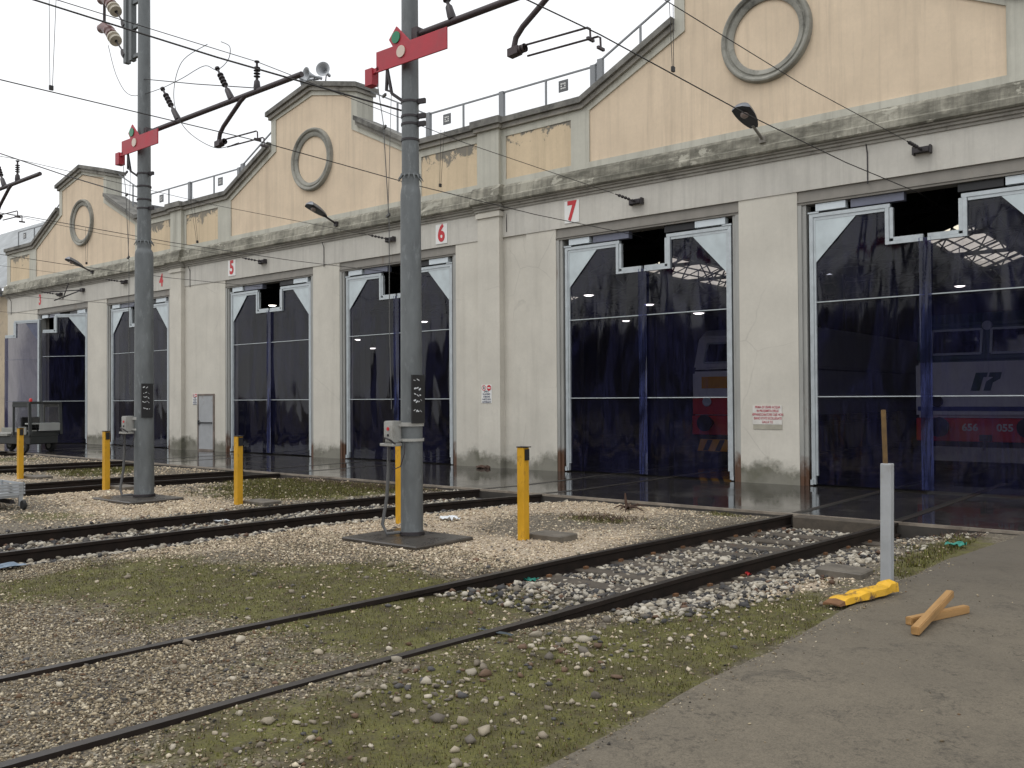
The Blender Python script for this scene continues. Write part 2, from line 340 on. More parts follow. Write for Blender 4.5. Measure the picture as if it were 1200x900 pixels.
def apron_material():
    s = NT('wet_apron_concrete'); P = s.geo.outputs['Position']
    n1 = s.noise(.55, 5, .6, coord=P); n2 = s.noise(5, 6, .7, coord=P); n3 = s.noise(1.7, 4, .6, coord=P)
    c = s.mix(s.ramp(n2,[(.3,0.),(.7,1.)]), (.016,.015,.014), (.042,.039,.036)); c = s.mix(s.ramp(n3,[(.55,0.),(.7,.6)]), c, (.075,.068,.058))
    s.color(c)
    s.rough(s.math('ADD', s.ramp(n1, [(.45,.02),(.66,.20)]), s.math('MULTIPLY', s.ramp(n2,[(.4,0.),(.8,1.)]), .06)))
    s.bump(s.noise(9, 4, .6, coord=P), .03, .01); s.b.inputs['IOR'].default_value = 1.45
    return s.m
mApron = apron_material()
def pavement_material():
    s = NT('worn_pavement_concrete'); P = s.geo.outputs['Position']
    n1 = s.noise(.7, 6, .65, coord=P); n2 = s.noise(9, 7, .75, coord=P); n3 = s.noise(60, 4, .7, coord=P); n4 = s.noise(2.4, 7, .7, coord=P, dist=.7)
    col = (.165,.140,.102)
    c = s.mix(s.ramp(n1,[(.35,0.),(.68,1.)]), mul(col,.80), mul(col,1.12)); c = s.mix(s.ramp(n2,[(.45,0.),(.75,.5)]), c, mul(col,.55))
    c = s.mix(s.ramp(n3,[(.35,.35),(.6,0.)]), c, mul(col,.5)); c = s.mix(s.ramp(n4,[(.58,0.),(.66,.6)]), c, (.075,.065,.05)); c = s.mix(s.ramp(s.noise(3.3,8,.8,coord=P,dist=1.2),[(.62,0.),(.70,.5)]), c, (.26,.23,.18))
    vo = s.n('ShaderNodeTexVoronoi', Scale=7.0, _feature='F1'); s.l(P, vo.inputs['Vector'])
    sp = s.math('MULTIPLY', s.ramp(vo.outputs['Distance'],[(.05,1.),(.10,0.)]), s.ramp(n2,[(.52,0.),(.6,1.)])); c = s.mix(sp, c, (.05,.045,.035))
    n5 = s.noise(26, 7, .8, coord=P, dist=.8); c = s.mix(s.math('MULTIPLY', s.ramp(n5,[(.51,0.),(.59,.85)]), s.ramp(n4,[(.44,.08),(.56,1.)])), c, (.045,.037,.027))
    c = s.mix(s.ramp(s.noise(120,3,.6,coord=P),[(.32,.55),(.55,0.)]), c, mul(col,.35)); c = s.mix(s.ramp(s.noise(150,2,.6,coord=P),[(.6,0.),(.75,.5)]), c, mul(col,1.6))
    # darker towards the hall, with an uneven transition
    x = s.sep('x'); y = s.sep('y')
    st = s.ramp(s.math('ADD', s.map(y, 6.5, 10.5), s.math('MULTIPLY', s.math('SUBTRACT', n1, .5), 1.6)), [(.3,0.),(.9,.55)]); c = s.mix(st, c, (.085,.075,.062))
    s.color(c); s.rough(s.ramp(n1,[(.3,.62),(.7,.85)])); s.bump(s.mix(.5, n2, n3), .35, .012); return s.m
mPave = pavement_material()
def ground_material():
    s = NT('gravel_earth_and_moss'); P = s.geo.outputs['Position']
    vo = s.n('ShaderNodeTexVoronoi', Scale=42.0, Randomness=1.0); s.l(P, vo.inputs['Vector'])
    sx = s.n('ShaderNodeSeparateColor'); s.l(vo.outputs['Color'], sx.inputs[0])
    st = s.ramp(sx.outputs[0], [(0,(.04,.036,.03)),(.25,(.12,.10,.072)),(.5,(.20,.168,.12)),(.75,(.30,.255,.185)),(.93,(.42,.37,.28)),(1,(.5,.46,.38))])
    st = s.mix(s.ramp(vo.outputs['Distance'],[(.25,0.),(.65,.75)]), st, (.055,.047,.036))
    soil = s.mix(s.noise(6,6,.7,coord=P), (.06,.047,.032), (.17,.135,.092))
    n1 = s.noise(1.4,7,.72,coord=P); n2 = s.noise(8,6,.75,coord=P)
    c = s.mix(s.ramp(n2,[(.36,.15),(.55,1.)]), soil, st)
    pal = s.attr('pale').outputs['Fac']
    pc = s.mix(s.ramp(sx.outputs[1],[(0,0.),(1,1.)]), (.40,.32,.235), (.62,.53,.41)); pc = s.mix(s.ramp(vo.outputs['Distance'],[(.3,0.),(.7,.55)]), pc, (.16,.12,.08))
    pm = s.ramp(s.math('ADD', pal, s.math('MULTIPLY', s.math('SUBTRACT', n2, .5), 1.1)), [(.35,0.),(.65,1.)]); c = s.mix(pm, c, pc)
    dk = s.attr('dark').outputs['Fac']
    dm = s.ramp(s.math('ADD', dk, s.math('MULTIPLY', s.math('SUBTRACT', n2, .5), 1.2)), [(.4,0.),(.75,.85)]); c = s.mix(dm, c, (.03,.026,.023))
    mo = s.attr('moss').outputs['Fac']
    mk = s.math('ADD', mo, s.math('ADD', s.math('MULTIPLY', s.math('SUBTRACT', n1, .5), 1.3), s.math('MULTIPLY', s.math('SUBTRACT', n2, .5), 1.0)))
    mk = s.ramp(mk, [(.40,0.),(.66,.92)])
    g = s.ramp(s.noise(3.5,7,.75,coord=P), [(.33,(.042,.030,.013)),(.43,(.080,.066,.018)),(.54,(.115,.108,.020)),(.70,(.17,.165,.034))])
    g = s.mix(s.ramp(s.noise(70,3,.7,coord=P),[(.35,.6),(.6,0.)]), g, (.03,.032,.012)); c = s.mix(mk, c, g)
    s.color(c); s.rough(.9)
    h = s.mix(mk, s.ramp(vo.outputs['Distance'],[(0,1.),(.7,0.)]), s.noise(45,5,.7,coord=P)); s.bump(h, .8, .012); return s.m
mGround = ground_material()
def attr_material(name, rough=.85, bump=0):
    s = NT(name); a = s.attr('col').outputs['Color']; c = s.mix(s.ramp(s.noise(60,4,.7),[(.3,.35),(.7,0.)]), a, s.mix(1.0, a, .45, 'MULTIPLY'))
    s.color(c); s.rough(rough)
    if bump: s.bump(s.noise(90,3), bump, .004)
    return s.m
mStone = attr_material('stone_chips', .8, .3); mGrass = attr_material('grass_blades', .7)

# ------------------------------------------------------------------ camera
F = 1060.; H = 1.75; PHI = math.atan(F/1280.); ROLL = R(.35); PITCH = math.atan(16.5/F)
fw0 = Vector((-math.sin(PHI), math.cos(PHI), 0)); rt0 = Vector((math.cos(PHI), math.sin(PHI), 0)); up0 = Vector((0,0,1))
fw = fw0*math.cos(PITCH)+up0*math.sin(PITCH); upp = -fw0*math.sin(PITCH)+up0*math.cos(PITCH)
rt = rt0*math.cos(ROLL)-upp*math.sin(ROLL); up = rt0*math.sin(ROLL)+upp*math.cos(ROLL)
cd = bpy.data.cameras.new('camera'); cam = bpy.data.objects.new('camera', cd); COL.objects.link(cam)
cam.matrix_world = Matrix(((rt.x,up.x,-fw.x,0),(rt.y,up.y,-fw.y,0),(rt.z,up.z,-fw.z,H),(0,0,0,1)))
cd.sensor_width = 36; cd.lens = F/1200*36; cd.clip_start = .05; cd.clip_end = 3000
sc.camera = cam

# ------------------------------------------------------------------ sky and light (overcast)
w = bpy.data.worlds.new('World'); sc.world = w; w.use_nodes = True
t = w.node_tree; bg = t.nodes['Background']
SUN_EL, SUN_AZ = 58, 200
sk = t.nodes.new('ShaderNodeTexSky'); sk.sky_type = 'NISHITA'; sk.sun_disc = False; sk.sun_elevation = R(SUN_EL); sk.sun_rotation = R(SUN_AZ); sk.dust_density = 3
hs = t.nodes.new('ShaderNodeHueSaturation'); hs.inputs['Saturation'].default_value = .18
tcw = t.nodes.new('ShaderNodeTexCoord'); nz = t.nodes.new('ShaderNodeTexNoise'); nz.inputs['Scale'].default_value = 2.5; nz.inputs['Detail'].default_value = 5
cr = t.nodes.new('ShaderNodeValToRGB'); cr.color_ramp.elements[0].position = .3; cr.color_ramp.elements[0].color = (11.5,11.7,12,1); cr.color_ramp.elements[1].position = .7; cr.color_ramp.elements[1].color = (13.4,13.5,13.6,1)
mx = t.nodes.new('ShaderNodeMix'); mx.data_type = 'RGBA'; mx.inputs[0].default_value = .8
t.links.new(tcw.outputs['Generated'], nz.inputs['Vector']); t.links.new(nz.outputs['Fac'], cr.inputs['Fac'])
t.links.new(sk.outputs[0], hs.inputs['Color']); t.links.new(hs.outputs[0], mx.inputs[6]); t.links.new(cr.outputs[0], mx.inputs[7]); t.links.new(mx.outputs[2], bg.inputs['Color'])
bg.inputs['Strength'].default_value = .10
ld = bpy.data.lights.new('sun', 'SUN'); ld.energy = .6; ld.angle = R(30); ld.color = (1,.97,.93)
sun = bpy.data.objects.new('sun', ld); COL.objects.link(sun)
sd = Vector((math.sin(R(SUN_AZ))*math.cos(R(SUN_EL)), math.cos(R(SUN_AZ))*math.cos(R(SUN_EL)), math.sin(R(SUN_EL))))
sun.rotation_euler = sd.to_track_quat('Z','Y').to_euler()
vs = sc.view_settings; vs.view_transform = 'Standard'; vs.look = 'None'; vs.exposure = .12; vs.gamma = 1; vs.use_curve_mapping = False
sc.cycles.max_bounces = 8; sc.cycles.transparent_max_bounces = 16; sc.cycles.use_denoising = True

# ------------------------------------------------------------------ tracks: centre line of each as function of Y
def lerp_pts(y, pts):
    if y <= pts[0][0]: return pts[0][1]
    for (a,b),(c,d) in zip(pts, pts[1:]):
        if y <= c: return b+(d-b)*(y-a)/(c-a)
    return pts[-1][1]
def shift(c): return [(-30,c-1.7),(-8,c-1.35),(2.0,c-1.28),(6.0,c-1.2),(9.0,c-.95),(11,c-.62),(13.2,c-.05),(14,c),(60,c)]
TR = {8:[(-30,-6.3),(-8,-5.75),(1.8,-5.46),(3.6,-5.37),(5.4,-5.24),(8.0,-5.13),(10.4,-4.9),(12.8,-4.68),(14,-4.65),(60,-4.65)],
      7:[(-30,-12.4),(-8,-12.15),(4.4,-12.03),(7,-11.93),(9.5,-11.7),(11.5,-11.3),(13.3,-10.82),(14,-10.7),(60,-10.6)],
      6:[(-30,-19.9),(4,-19.7),(7.6,-19.5),(10,-19.3),(13,-18.75),(14,-18.6),(60,-18.57)],
      5:[(-30,-26.1),(4,-25.9),(9.5,-25.6),(12,-25.1),(13.2,-24.7),(14,-24.55),(60,-24.5)],
      4:[(-30,-34.2),(9,-33.8),(13,-32.9),(14,-32.78),(60,-32.76)],
      3:[(-30,-40.4),(9,-40.0),(13,-39.2),(14,-39.05),(60,-39.05)]}
APE = 13.1
def smooth(a, b, x):
    x = min(1,max(0,(x-a)/(b-a))); return x*x*(3-2*x)
def gh(x, y):
    """ground height"""
    z = -.03
    for k, pts in TR.items():
        dx = x-lerp_pts(y, pts)
        if abs(dx) > 4: continue
        wgt = smooth(4.6, 8.2, y) if k == 8 else smooth(-6, 2, y)
        if abs(dx) < .83: d = .15 if k == 8 else .13
        elif dx >= .83: d = .14*(1-smooth(.85, 1.9 if k == 8 else 1.9, dx))
        else: d = .13*(1-smooth(.83, 1.02, -dx))
        z -= d*wgt
    z += .018*mnoise.noise((x*.7,y*.7,0))+.010*mnoise.noise((x*2.3,y*2.3,3))
    if x > -3.4: z += (0.004-z)*smooth(-3.3,-2.65,x)*.7
    if y > 12.3: z -= .035*smooth(12.3,13.05,y)
    return z
def blob(x, y, l):
    v = 0
    for cx, cy, rx, ry, a in l:
        v += a*math.exp(-((x-cx)/rx)**2-((y-cy)/ry)**2)
    return v
MOSS = [(-3.5,3.6,.6,1.0,.75),(-3.45,5.0,.6,1.1,.8),(-3.4,6.3,.55,.8,.7),(-3.3,7.3,.4,.7,.6),(-4.9,4.6,.6,.8,.45),(-5.7,6.4,.5,.7,.55),(-6.2,5.2,.6,.8,.4),(-5.3,3.4,.5,.6,.35),(-4.4,2.6,.4,.5,.4),(-8.7,4.2,.9,1.0,.95),(-7.5,5.2,1.0,1.0,1.0),(-6.6,5.6,.7,.9,.9),(-7.3,6.4,.6,.5,.3),(-14.6,10.4,1.7,1.2,1.0),(-16.0,11.6,1.2,1.0,.9),(-13.6,11.6,1.1,1.0,.9),(-14.2,12.5,1.6,.6,.7),
        (-7.6,11.0,.8,.5,.75),(-6.4,12.7,.5,.4,.7),(-3.05,3.4,.35,1.2,.8),(-3.05,5.0,.40,1.3,.85),(-3.0,7.0,.42,1.1,.85),(-2.8,9.9,.35,.9,.8),(-2.75,11.5,.5,1.0,.9),
        (-5.1,5.2,.6,1.1,.6),(-5.0,6.3,.5,.6,.5),(-14.4,6.2,.9,.7,.8),(-23,11.2,1.3,1.4,.85),(-21.6,10.3,1.2,1.0,.45),(-6.5,2.9,.35,.5,.4),(-3.7,4.6,.5,1.3,.5),(-3.7,6.4,.5,.8,.5),(-5.8,4.9,.5,.9,.5),
        (-29.5,11.5,1.6,1.3,.8),(-4.3,3.3,.5,1.2,.35),(-7.0,4.2,.7,.7,.45),(-36,11,2,1.5,.7),(-17.5,11.9,.9,.8,.6),(-9.3,5.0,.7,1.2,.5)]
PALE = [(-7.5,7.9,1.6,.9,.95),(-9.4,8.6,1.2,1.2,.9),(-8.4,12.2,1.5,.9,1.1),(-9.6,11.9,.8,.9,.7),(-8.4,6.5,.7,.35,.4),(-3.45,8.6,.35,.9,.9),(-9.9,6.3,.6,1.6,.8),(-15.5,8.2,2.0,1.2,.9),(-13.9,7.5,1.2,1.2,.8),(-17.6,8.6,1.2,1.2,.8),
        (-6.6,9.5,.8,1.8,.7),(-22,8.9,1.6,1.0,.7),(-9.6,10.3,.9,1.2,.8),(-28,10.8,1.6,.8,.5)]
DARK = [(-2.78,4.0,.10,1.6,.75),(-2.76,7.0,.10,1.6,.7),(-2.74,2.2,.12,.8,.6),(-4.6,5.0,.25,.5,.5),(-5.0,7.3,.6,.8,.45),(-3.9,7.9,.5,1.0,.5),(-11.9,8,.7,6,.35),(-5.35,2.6,.5,.35,.7),(-4.2,6.0,.3,.4,.6),(-5.5,6.3,.3,.4,.6),(-7.5,11.1,.5,.3,.6),(-13.6,12.4,1.2,.4,.7),(-5.1,6.9,.5,.5,.4),(-2.85,12.3,.4,.3,.6)]
def moss(x, y): return blob(x,y,MOSS)+(.30*max(0,mnoise.noise((x*.9,y*.9,21))+.35*mnoise.noise((x*3,y*3,5))+.1) if y < 9 and x > -11 else 0)
# ground: one sheet to the horizon
xs = np.concatenate([[-1500,-400,-150,-80],np.arange(-60,-24,.8),np.arange(-24,-10,.22),np.arange(-10,-2.3,.065),np.arange(-2.3,6,.5),[12,40,150,400,1500]])
ys = np.concatenate([[-1500,-400,-100,-40],np.arange(-24,0,1.2),np.arange(0,13.0,.075),[13.02,13.06,13.4,18,60,150,400,1500]])
nx, ny = len(xs), len(ys)
co = np.zeros((ny*nx,3)); am = np.zeros(ny*nx); ap = np.zeros(ny*nx); ad = np.zeros(ny*nx)
for j, y in enumerate(ys):
    for i, x in enumerate(xs):
        q = j*nx+i
        if y > 13.03: z = -.35
        elif x > -2.2: z = -.12
        elif y < -22 or x < -60: z = -.05
        else: z = gh(float(x), float(y))
        co[q] = (x,y,z)
        if 0 <= y <= 13.05 and -60 < x < -1:
            am[q] = moss(x,y); ap[q] = blob(x,y,PALE); ad[q] = blob(x,y,DARK)
me = bpy.data.meshes.new('ground')
me.from_pydata(co.tolist(), [], [(j*nx+i, j*nx+i+1, (j+1)*nx+i+1, (j+1)*nx+i) for j in range(ny-1) for i in range(nx-1)])
for nm, arr in (('moss',am),('pale',ap),('dark',ad)):
    me.attributes.new(nm,'FLOAT','POINT').data.foreach_set('value', np.clip(arr,0,1.2).astype(np.float32))
me.polygons.foreach_set('use_smooth', [True]*len(me.polygons)); me.materials.append(mGround)
g = bpy.data.objects.new('ground', me); COL.objects.link(g); tag(g, kind='structure')

# apron in front of the hall and hall floor (one slab), steel edge strip
b = MB(); b.box(-60, 8, APE, 62, -.3, 0.)
tag(b.build('apron', mApron), kind='structure')
b = MB(); b.box(-60, 8, APE-.045, APE-.004, -.3, -.038); tag(b.build('apron_face', M('dark_apron_face',(.045,.04,.035),.8,var=.4)), kind='structure')
b = MB(); b.box(-60, 8, APE-.045, APE-.004, -.035, .006)
tag(b.build('apron_edge', M('pale_apron_edge', (.25,.215,.175), .5, var=.3, scale=3, dirt=(.12,.1,.08))), kind='structure')
# pavement slab with a ragged edge
pe = [(-1.0,-30)]+[( -2.62+.05*mnoise.noise((0,y*.9,5))+.025*mnoise.noise((1,y*4,5))+(.30*smooth(9.5,13,y)), y) for y in np.arange(-3,12.95,.16)]
pe[0] = (pe[1][0], -30)
n = len(pe)
b = MB(); outer = [(x,y) for x,y in pe]+[(40,APE-.1),(40,-30)]
vsP = [(x,y,.012) for x,y in outer]+[(x,y,-.25) for x,y in outer]; N_ = len(outer)
b.add(vsP, [tuple(range(N_))]+[(i,(i+1)%N_,(i+1)%N_+N_,i+N_) for i in range(N_)])
tag(b.build('pavement', mPave), kind='structure')

# ------------------------------------------------------------------ depot building
Y0 = 17.3
GC = [-37.15,-22.15,-7.6]           # gable centres
PIL = [-29.74,-14.95,-.1]           # pilasters between the gables
DC = {3:-39.05,4:-32.76,5:-24.51,6:-18.57,7:-10.59,8:-4.65}
XL, XR = -44.55, 7.0
depot = empty('depot_building', (-22,Y0,0), 'long cream and white railway depot with gabled parapet and six tall translucent blue doors', 'building')
b = MB()
edges = [XL]+[e for k in (3,4,5,6,7,8) for e in (DC[k]-2.35, DC[k]+2.35)]+[XR]
for i in range(0, len(edges), 2):
    x0, x1 = edges[i], edges[i+1]
    cuts = [(x0,x1,Y0)]
    if x0 < -14.9 < x1: cuts = [(x0,-15.31,Y0),(-14.59,-13.86,Y0+.03),(-13.86,x1,Y0)]
    elif x0 < -29.7 < x1: cuts = [(x0,-30.10,Y0),(-29.38,x1,Y0)]
    elif x1 == XR: cuts = [(x0,-.46,Y0),(.26,x1,Y0)]
    b = MB()
    for a_, b_, y in cuts: b.box(a_, b_, y, Y0+.5, 0, 5.78)
    b.build('wall_pier', mWall, depot)
b = MB(); fz = [XL]+[e for p in PIL for e in (p-.36,p+.36)]+[XR]
for i in range(0,len(fz),2): MB().box(fz[i],fz[i+1],Y0-.02,Y0+.5,5.78,6.5).build('frieze', mFrieze, depot)
for p in PIL:
    b = MB(); b.box(p-.36,p+.36,Y0-.15,Y0+.45,0,6.3); b.box(p-.40,p+.40,Y0-.19,Y0+.45,6.3,6.42); b.box(p-.36,p+.36,Y0-.15,Y0+.45,6.42,6.5)
    b.build('pilaster', mWall, depot)
# cornice: thin mouldings below, broad stained ledge above
def mould(o): return [(Y0+.2,6.46),(Y0-.05-o,6.46),(Y0-.05-o,6.51),(Y0-.085-o,6.525),(Y0-.085-o,6.57),(Y0-.13-o,6.585),(Y0-.13-o,6.62),(Y0+.2,6.62)]
def ledge(o): return [(Y0+.2,6.62),(Y0-.17-o,6.62),(Y0-.20-o,6.65),(Y0-.20-o,6.765),(Y0-.155-o,6.80),(Y0-.135-o,7.0),(Y0-.06-o,7.075),(Y0+.2,7.075)]
b = MB(); b.prismx(mould(0), XL-.1, XR); [b.prismx(mould(.14), p-.43, p+.43) for p in PIL]; b.build('cornice_moulding', mMould, depot)
b = MB()
# ledge with a slightly worn, uneven front
N = 420
prof = ledge(0)
vsL = []
for i in range(N+1):
    x = XL-.12+(XR-XL+.12)*i/N
    for k,(y,z) in enumerate(prof):
        e = 0 if k in (0,len(prof)-1,1) else .006*mnoise.noise((x*2.1,z*6,2))+.004*mnoise.noise((x*7,z*9,4))
        vsL.append((x,y+e,z+e*.4))
K = len(prof)
b.add(vsL, [(i*K+k,(i+1)*K+k,(i+1)*K+k+1,i*K+k+1) for i in range(N) for k in range(K-1)]+[tuple(range(K)),tuple(N*K+k for k in range(K))])
for p in PIL: b.prismx(ledge(.14), p-.47, p+.47)
b.build('cornice_ledge', mCornice, depot)
# parapet outline (coping top path)
path = [(XL,8.75)]
for c in GC: path += [(c-4.5,8.75),(c-2.07,9.95),(c-2.07,10.93),(c,11.42),(c+2.07,10.93),(c+2.07,9.95),(c+4.5,8.75)]
path += [(XR,8.75)]
# border plate with recessed cream panels
def gpanel(c): return [(c-4.33,7.22),(c-4.33,8.42),(c-1.83,9.62),(c-1.83,10.62),(c,11.02),(c+1.83,10.62),(c+1.83,9.62),(c+4.33,8.42),(c+4.33,7.22)]
spans = [(-44.2,-42.15)]+[e for p in PIL for e in ((p-2.5,p-.47),(p+.50,p+2.5))]
def rect(a, c): return [(a,7.22),(a,8.30),(c,8.30),(c,7.22)]
holes = [gpanel(c) for c in GC]+[rect(*s_) for s_ in spans]
outer = [(XL,6.95)]+[(x,z-.05) for x,z in path]+[(XR,6.95)]
b = MB(); b.plate(outer, holes, Y0-.035, Y0+.6)
n_ = len(outer); b.add([(x,Y0+.6,z) for x,z in outer], [tuple(range(n_))])
b.build('parapet_border', mBorder, depot)
for c in GC: MB().prism(gpanel(c), Y0, Y0+.2).build('gable_panel', mCream, depot)
for s_ in spans: MB().prism(rect(*s_), Y0-.012, Y0+.2).build('parapet_panel', mCreamPeel, depot)
for p in PIL: MB().box(p-.36,p+.36,Y0-.15,Y0+.3,7.0,8.5).build('parapet_pilaster', mBorder, depot)
# coping, as sloped caps over every non vertical stretch
def cap(b, p, q, th, y0, y1, dz=0, ea=0, eb=0):
    (xa,za),(xb,zb) = p,q; s_ = (zb-za)/(xb-xa)
    xa, za, xb, zb = xa-ea, za-ea*s_, xb+eb, zb+eb*s_
    b.prism([(xa,za+dz),(xb,zb+dz),(xb,zb+dz-th),(xa,za+dz-th)], y0, y1)
b = MB(); d = MB()
for p,q in zip(path, path[1:]):
    if abs(p[0]-q[0]) < .01: continue
    top = p[1] > 10.5 and q[1] > 10.5
    ea = .12 if (top and p[1] < 11) else 0; eb = .12 if (top and q[1] < 11) else 0
    if p[1] == 9.95: ea = -.002
    if q[1] == 9.95: eb = -.002
    cap(b, p, q, .14, Y0-.19, Y0+.72, 0, ea, eb); cap(d, p, q, .12, Y0-.11, Y0+.66, -.14, ea*.5, eb*.5)
for pz in PIL: b.box(pz-.48,pz+.48,Y0-.31,Y0+.5,8.60,8.775); d.box(pz-.43,pz+.43,Y0-.23,Y0+.5,8.50,8.598)
b.build('coping', mCoping, depot); d.build('coping_moulding', mMould, depot)
for c in GC:
    b = MB(); prof = [(.70,.02),(.70,-.04),(.73,-.06),(.80,-.075),(.815,-.055),(.845,-.055),(.86,-.10),(.905,-.125),(.935,-.115),(.955,-.08),(.96,.02)]
    b.lathe([(r,h) for r,h in prof], (c,Y0,9.05), (0,1,0), 64); b.build('round_moulding', mRing, depot, smooth=True)
# pedestrian door beside the fifth bay
b = MB(); b.box(-28.46,-27.56,Y0-.025,Y0+.02,.06,1.90); pd = b.build('door', mDoorG, depot)
b = MB(); b.box(-28.52,-28.46,Y0-.04,Y0+.02,.02,1.96); b.box(-27.56,-27.50,Y0-.04,Y0+.02,.02,1.96); b.box(-28.46,-27.56,Y0-.04,Y0+.02,1.90,1.96); b.box(-28.46,-27.56,Y0-.04,Y0+.02,.0,.06)
b.build('door_frame', M('rust_edged_frame',(.16,.13,.11),.6,var=.4), pd)
b = MB(); b.bar((-28.40,Y0-.05,.97),(-27.62,Y0-.05,.97),.035); b.box(-28.47,-28.40,Y0-.07,Y0-.025,.9,1.04); b.build('handle', mBlack, pd)

# --- the tall doors
NW, NZ, TOPZ, LW = .60, 4.66, 5.32, 2.13
def leaf_shapes(sg):
    """one leaf, hinge at the origin, reaching LW along sg*x; looks to -y"""
    X = lambda x: sg*x
    def bx(mb, xa, xb, y0, y1, z0, z1): mb.box(min(X(xa),X(xb)),max(X(xa),X(xb)),y0,y1,z0,z1)
    f = MB()
    bx(f, 0,.075,-.045,.045,.03,TOPZ); bx(f,.078,.12,-.03,.03,.2,TOPZ-.08)
    bx(f,.077,LW-NW,-.045,.045,TOPZ-.07,TOPZ); bx(f,.12,LW-NW-.1,-.03,.03,TOPZ-.13,TOPZ-.073)
    bx(f,LW-NW-.09,LW-NW-.02,-.05,.045,NZ-.10,TOPZ-.073); bx(f,LW-NW-.015,LW-NW+.05,-.035,.045,NZ+.01,TOPZ-.075)
    bx(f,LW-NW-.018,LW-.03,-.05,.045,NZ-.10,NZ-.045); bx(f,LW-NW+.052,LW-.03,-.035,.045,NZ-.04,NZ+.03)
    bx(f,-.02,.03,-.07,-.047,.02,.12); bx(f,-.02,.2,-.06,-.05,TOPZ+.003,TOPZ+.035)
    cp = MB(); tri = [(X(.12),TOPZ-.13),(X(.90),TOPZ-.13),(X(.12),4.36)]
    cp.prism(tri, -.024, -.012)
    bars = []
    for z in (3.585,1.74):
        m = MB(); bx(m,.122,LW-.02,-.03,.0,z-.009,z+.009); bars.append(m)
    # rippled sheet
    c = MB(); xs_ = list(np.linspace(.10,LW-NW-.03,18))+list(np.linspace(LW-NW+.05,LW+.06,10)); zs_ = list(np.linspace(.03,4.58,46))+[4.70,4.9,5.05,5.22]
    for z in zs_:
        for x in xs_:
            c.v.append((X(x), .012+.016*mnoise.noise((x*2.2*sg,z*.55,1.7))+.005*mnoise.noise((x*7,z*.8,4)), z))
    nX = len(xs_)
    for j in range(len(zs_)-1):
        for i in range(nX-1):
            if xs_[i] >= LW-NW-.04 and zs_[j] > 4.55: continue
            c.f.append((j*nX+i,j*nX+i+1,(j+1)*nX+i+1,(j+1)*nX+i))
    st = None
    if sg > 0:
        st = MB()
        for j,z in enumerate(np.linspace(.04,4.62,30)):
            for k in range(5):
                st.v.append((LW-.10+.21*k/4, -.052+.012*mnoise.noise((k*.7,z*.8,9))-.004*k*(k-4), z))
        st.f = [(j*5+k,j*5+k+1,(j+1)*5+k+1,(j+1)*5+k) for j in range(29) for k in range(4)]
    return f, cp, bars, c, st
LEAF = {sg: leaf_shapes(sg) for sg in (1,-1)}
protos = {}
def place_leaf(sg, hinge, rot=0., label=None):
    if sg not in protos:
        f, cp, bars, c, st = LEAF[sg]
        def local(mb, name, m, par, smooth=False):
            me = bpy.data.meshes.new(name); me.from_pydata(mb.v,[],mb.f); me.update()
            bm = bmesh.new(); bm.from_mesh(me); bmesh.ops.recalc_face_normals(bm, faces=bm.faces); bm.to_mesh(me); bm.free()
            if smooth: me.polygons.foreach_set('use_smooth',[True]*len(me.polygons))
            me.materials.append(m); o = bpy.data.objects.new(name, me); COL.objects.link(o); o.parent = par; return o
        root = local(f,'door_leaf',mSilver,depot)
        local(c,'curtain',mPVC,root,True); local(cp,'corner_plate',mPlateM,root)
        for q in bars: local(q,'crossbar',mSilver,root)
        if st: local(st,'overlap_strip',mPVCb,root,True)
        protos[sg] = root; o = root
    else: o = copy_tree(protos[sg], depot)
    o.location = Vector(hinge)-depot.location; o.rotation_euler = (0,0,rot)
    if label: o['label'] = label
    return o
for k, c in DC.items():
    y = Y0+.12
    if k == 3:
        place_leaf(1,(c-2.14,y-.1,0),R(-163),'leaf swung open outwards against the wall'); place_leaf(-1,(c+2.14,y,0),R(28),'leaf standing ajar outwards')
    else: place_leaf(1,(c-2.14,y,0)); place_leaf(-1,(c+2.14,y,0))
    for s_ in (-1,1):
        b = MB(); xa, xb = sorted((c+s_*2.35, c+s_*2.19)); b.box(xa,xb,Y0+.05,Y0+.30,0,5.51); xa, xb = sorted((c+s_*2.348, c+s_*2.27)); b.box(xa,xb,Y0+.012,Y0+.048,0,5.505)
        b.build('door_jamb', mJamb, depot)
    b = MB(); b.box(c-2.348,c+2.348,Y0+.03,Y0+.35,5.60,5.778); b.box(c-2.348,c+2.348,Y0-.005,Y0+.35,5.555,5.598); b.box(c-2.348,c+2.348,Y0+.02,Y0+.35,5.51,5.553); b.build('lintel_beam', mFramePaint, depot)
    for x0,x1,z0,z1,m,dy in ((-2.0,-1.42,5.36,5.5,mBoxW,.05),(-1.33,-.36,5.35,5.51,mBoxB,.08),(1.32,2.02,5.36,5.5,mBoxW,.05),(.55,1.28,5.36,5.505,mBlack,.1)):
        MB().box(c+x0,c+x1,Y0+dy,Y0+dy+.16,z0,z1).build('transom_box', m, depot)
# dropper rods and a cable run fixed on the frieze
for x in (-44.1,-29.0,-21.6,-5.62):
    b = MB(); b.tube([(x,Y0-.1,6.46),(x,Y0-.03,6.3),(x,Y0-.03,5.72)],.012,6); b.build('wall_rod', mDarkM, depot)
b = MB(); b.tube([(-14.45,Y0+.0,6.46),(-14.45,Y0-.03,6.2),(-12.55,Y0-.03,6.2) if False else (-14.45,Y0-.03,5.9)],.01,6); b.build('wall_rod', mDarkM, depot)

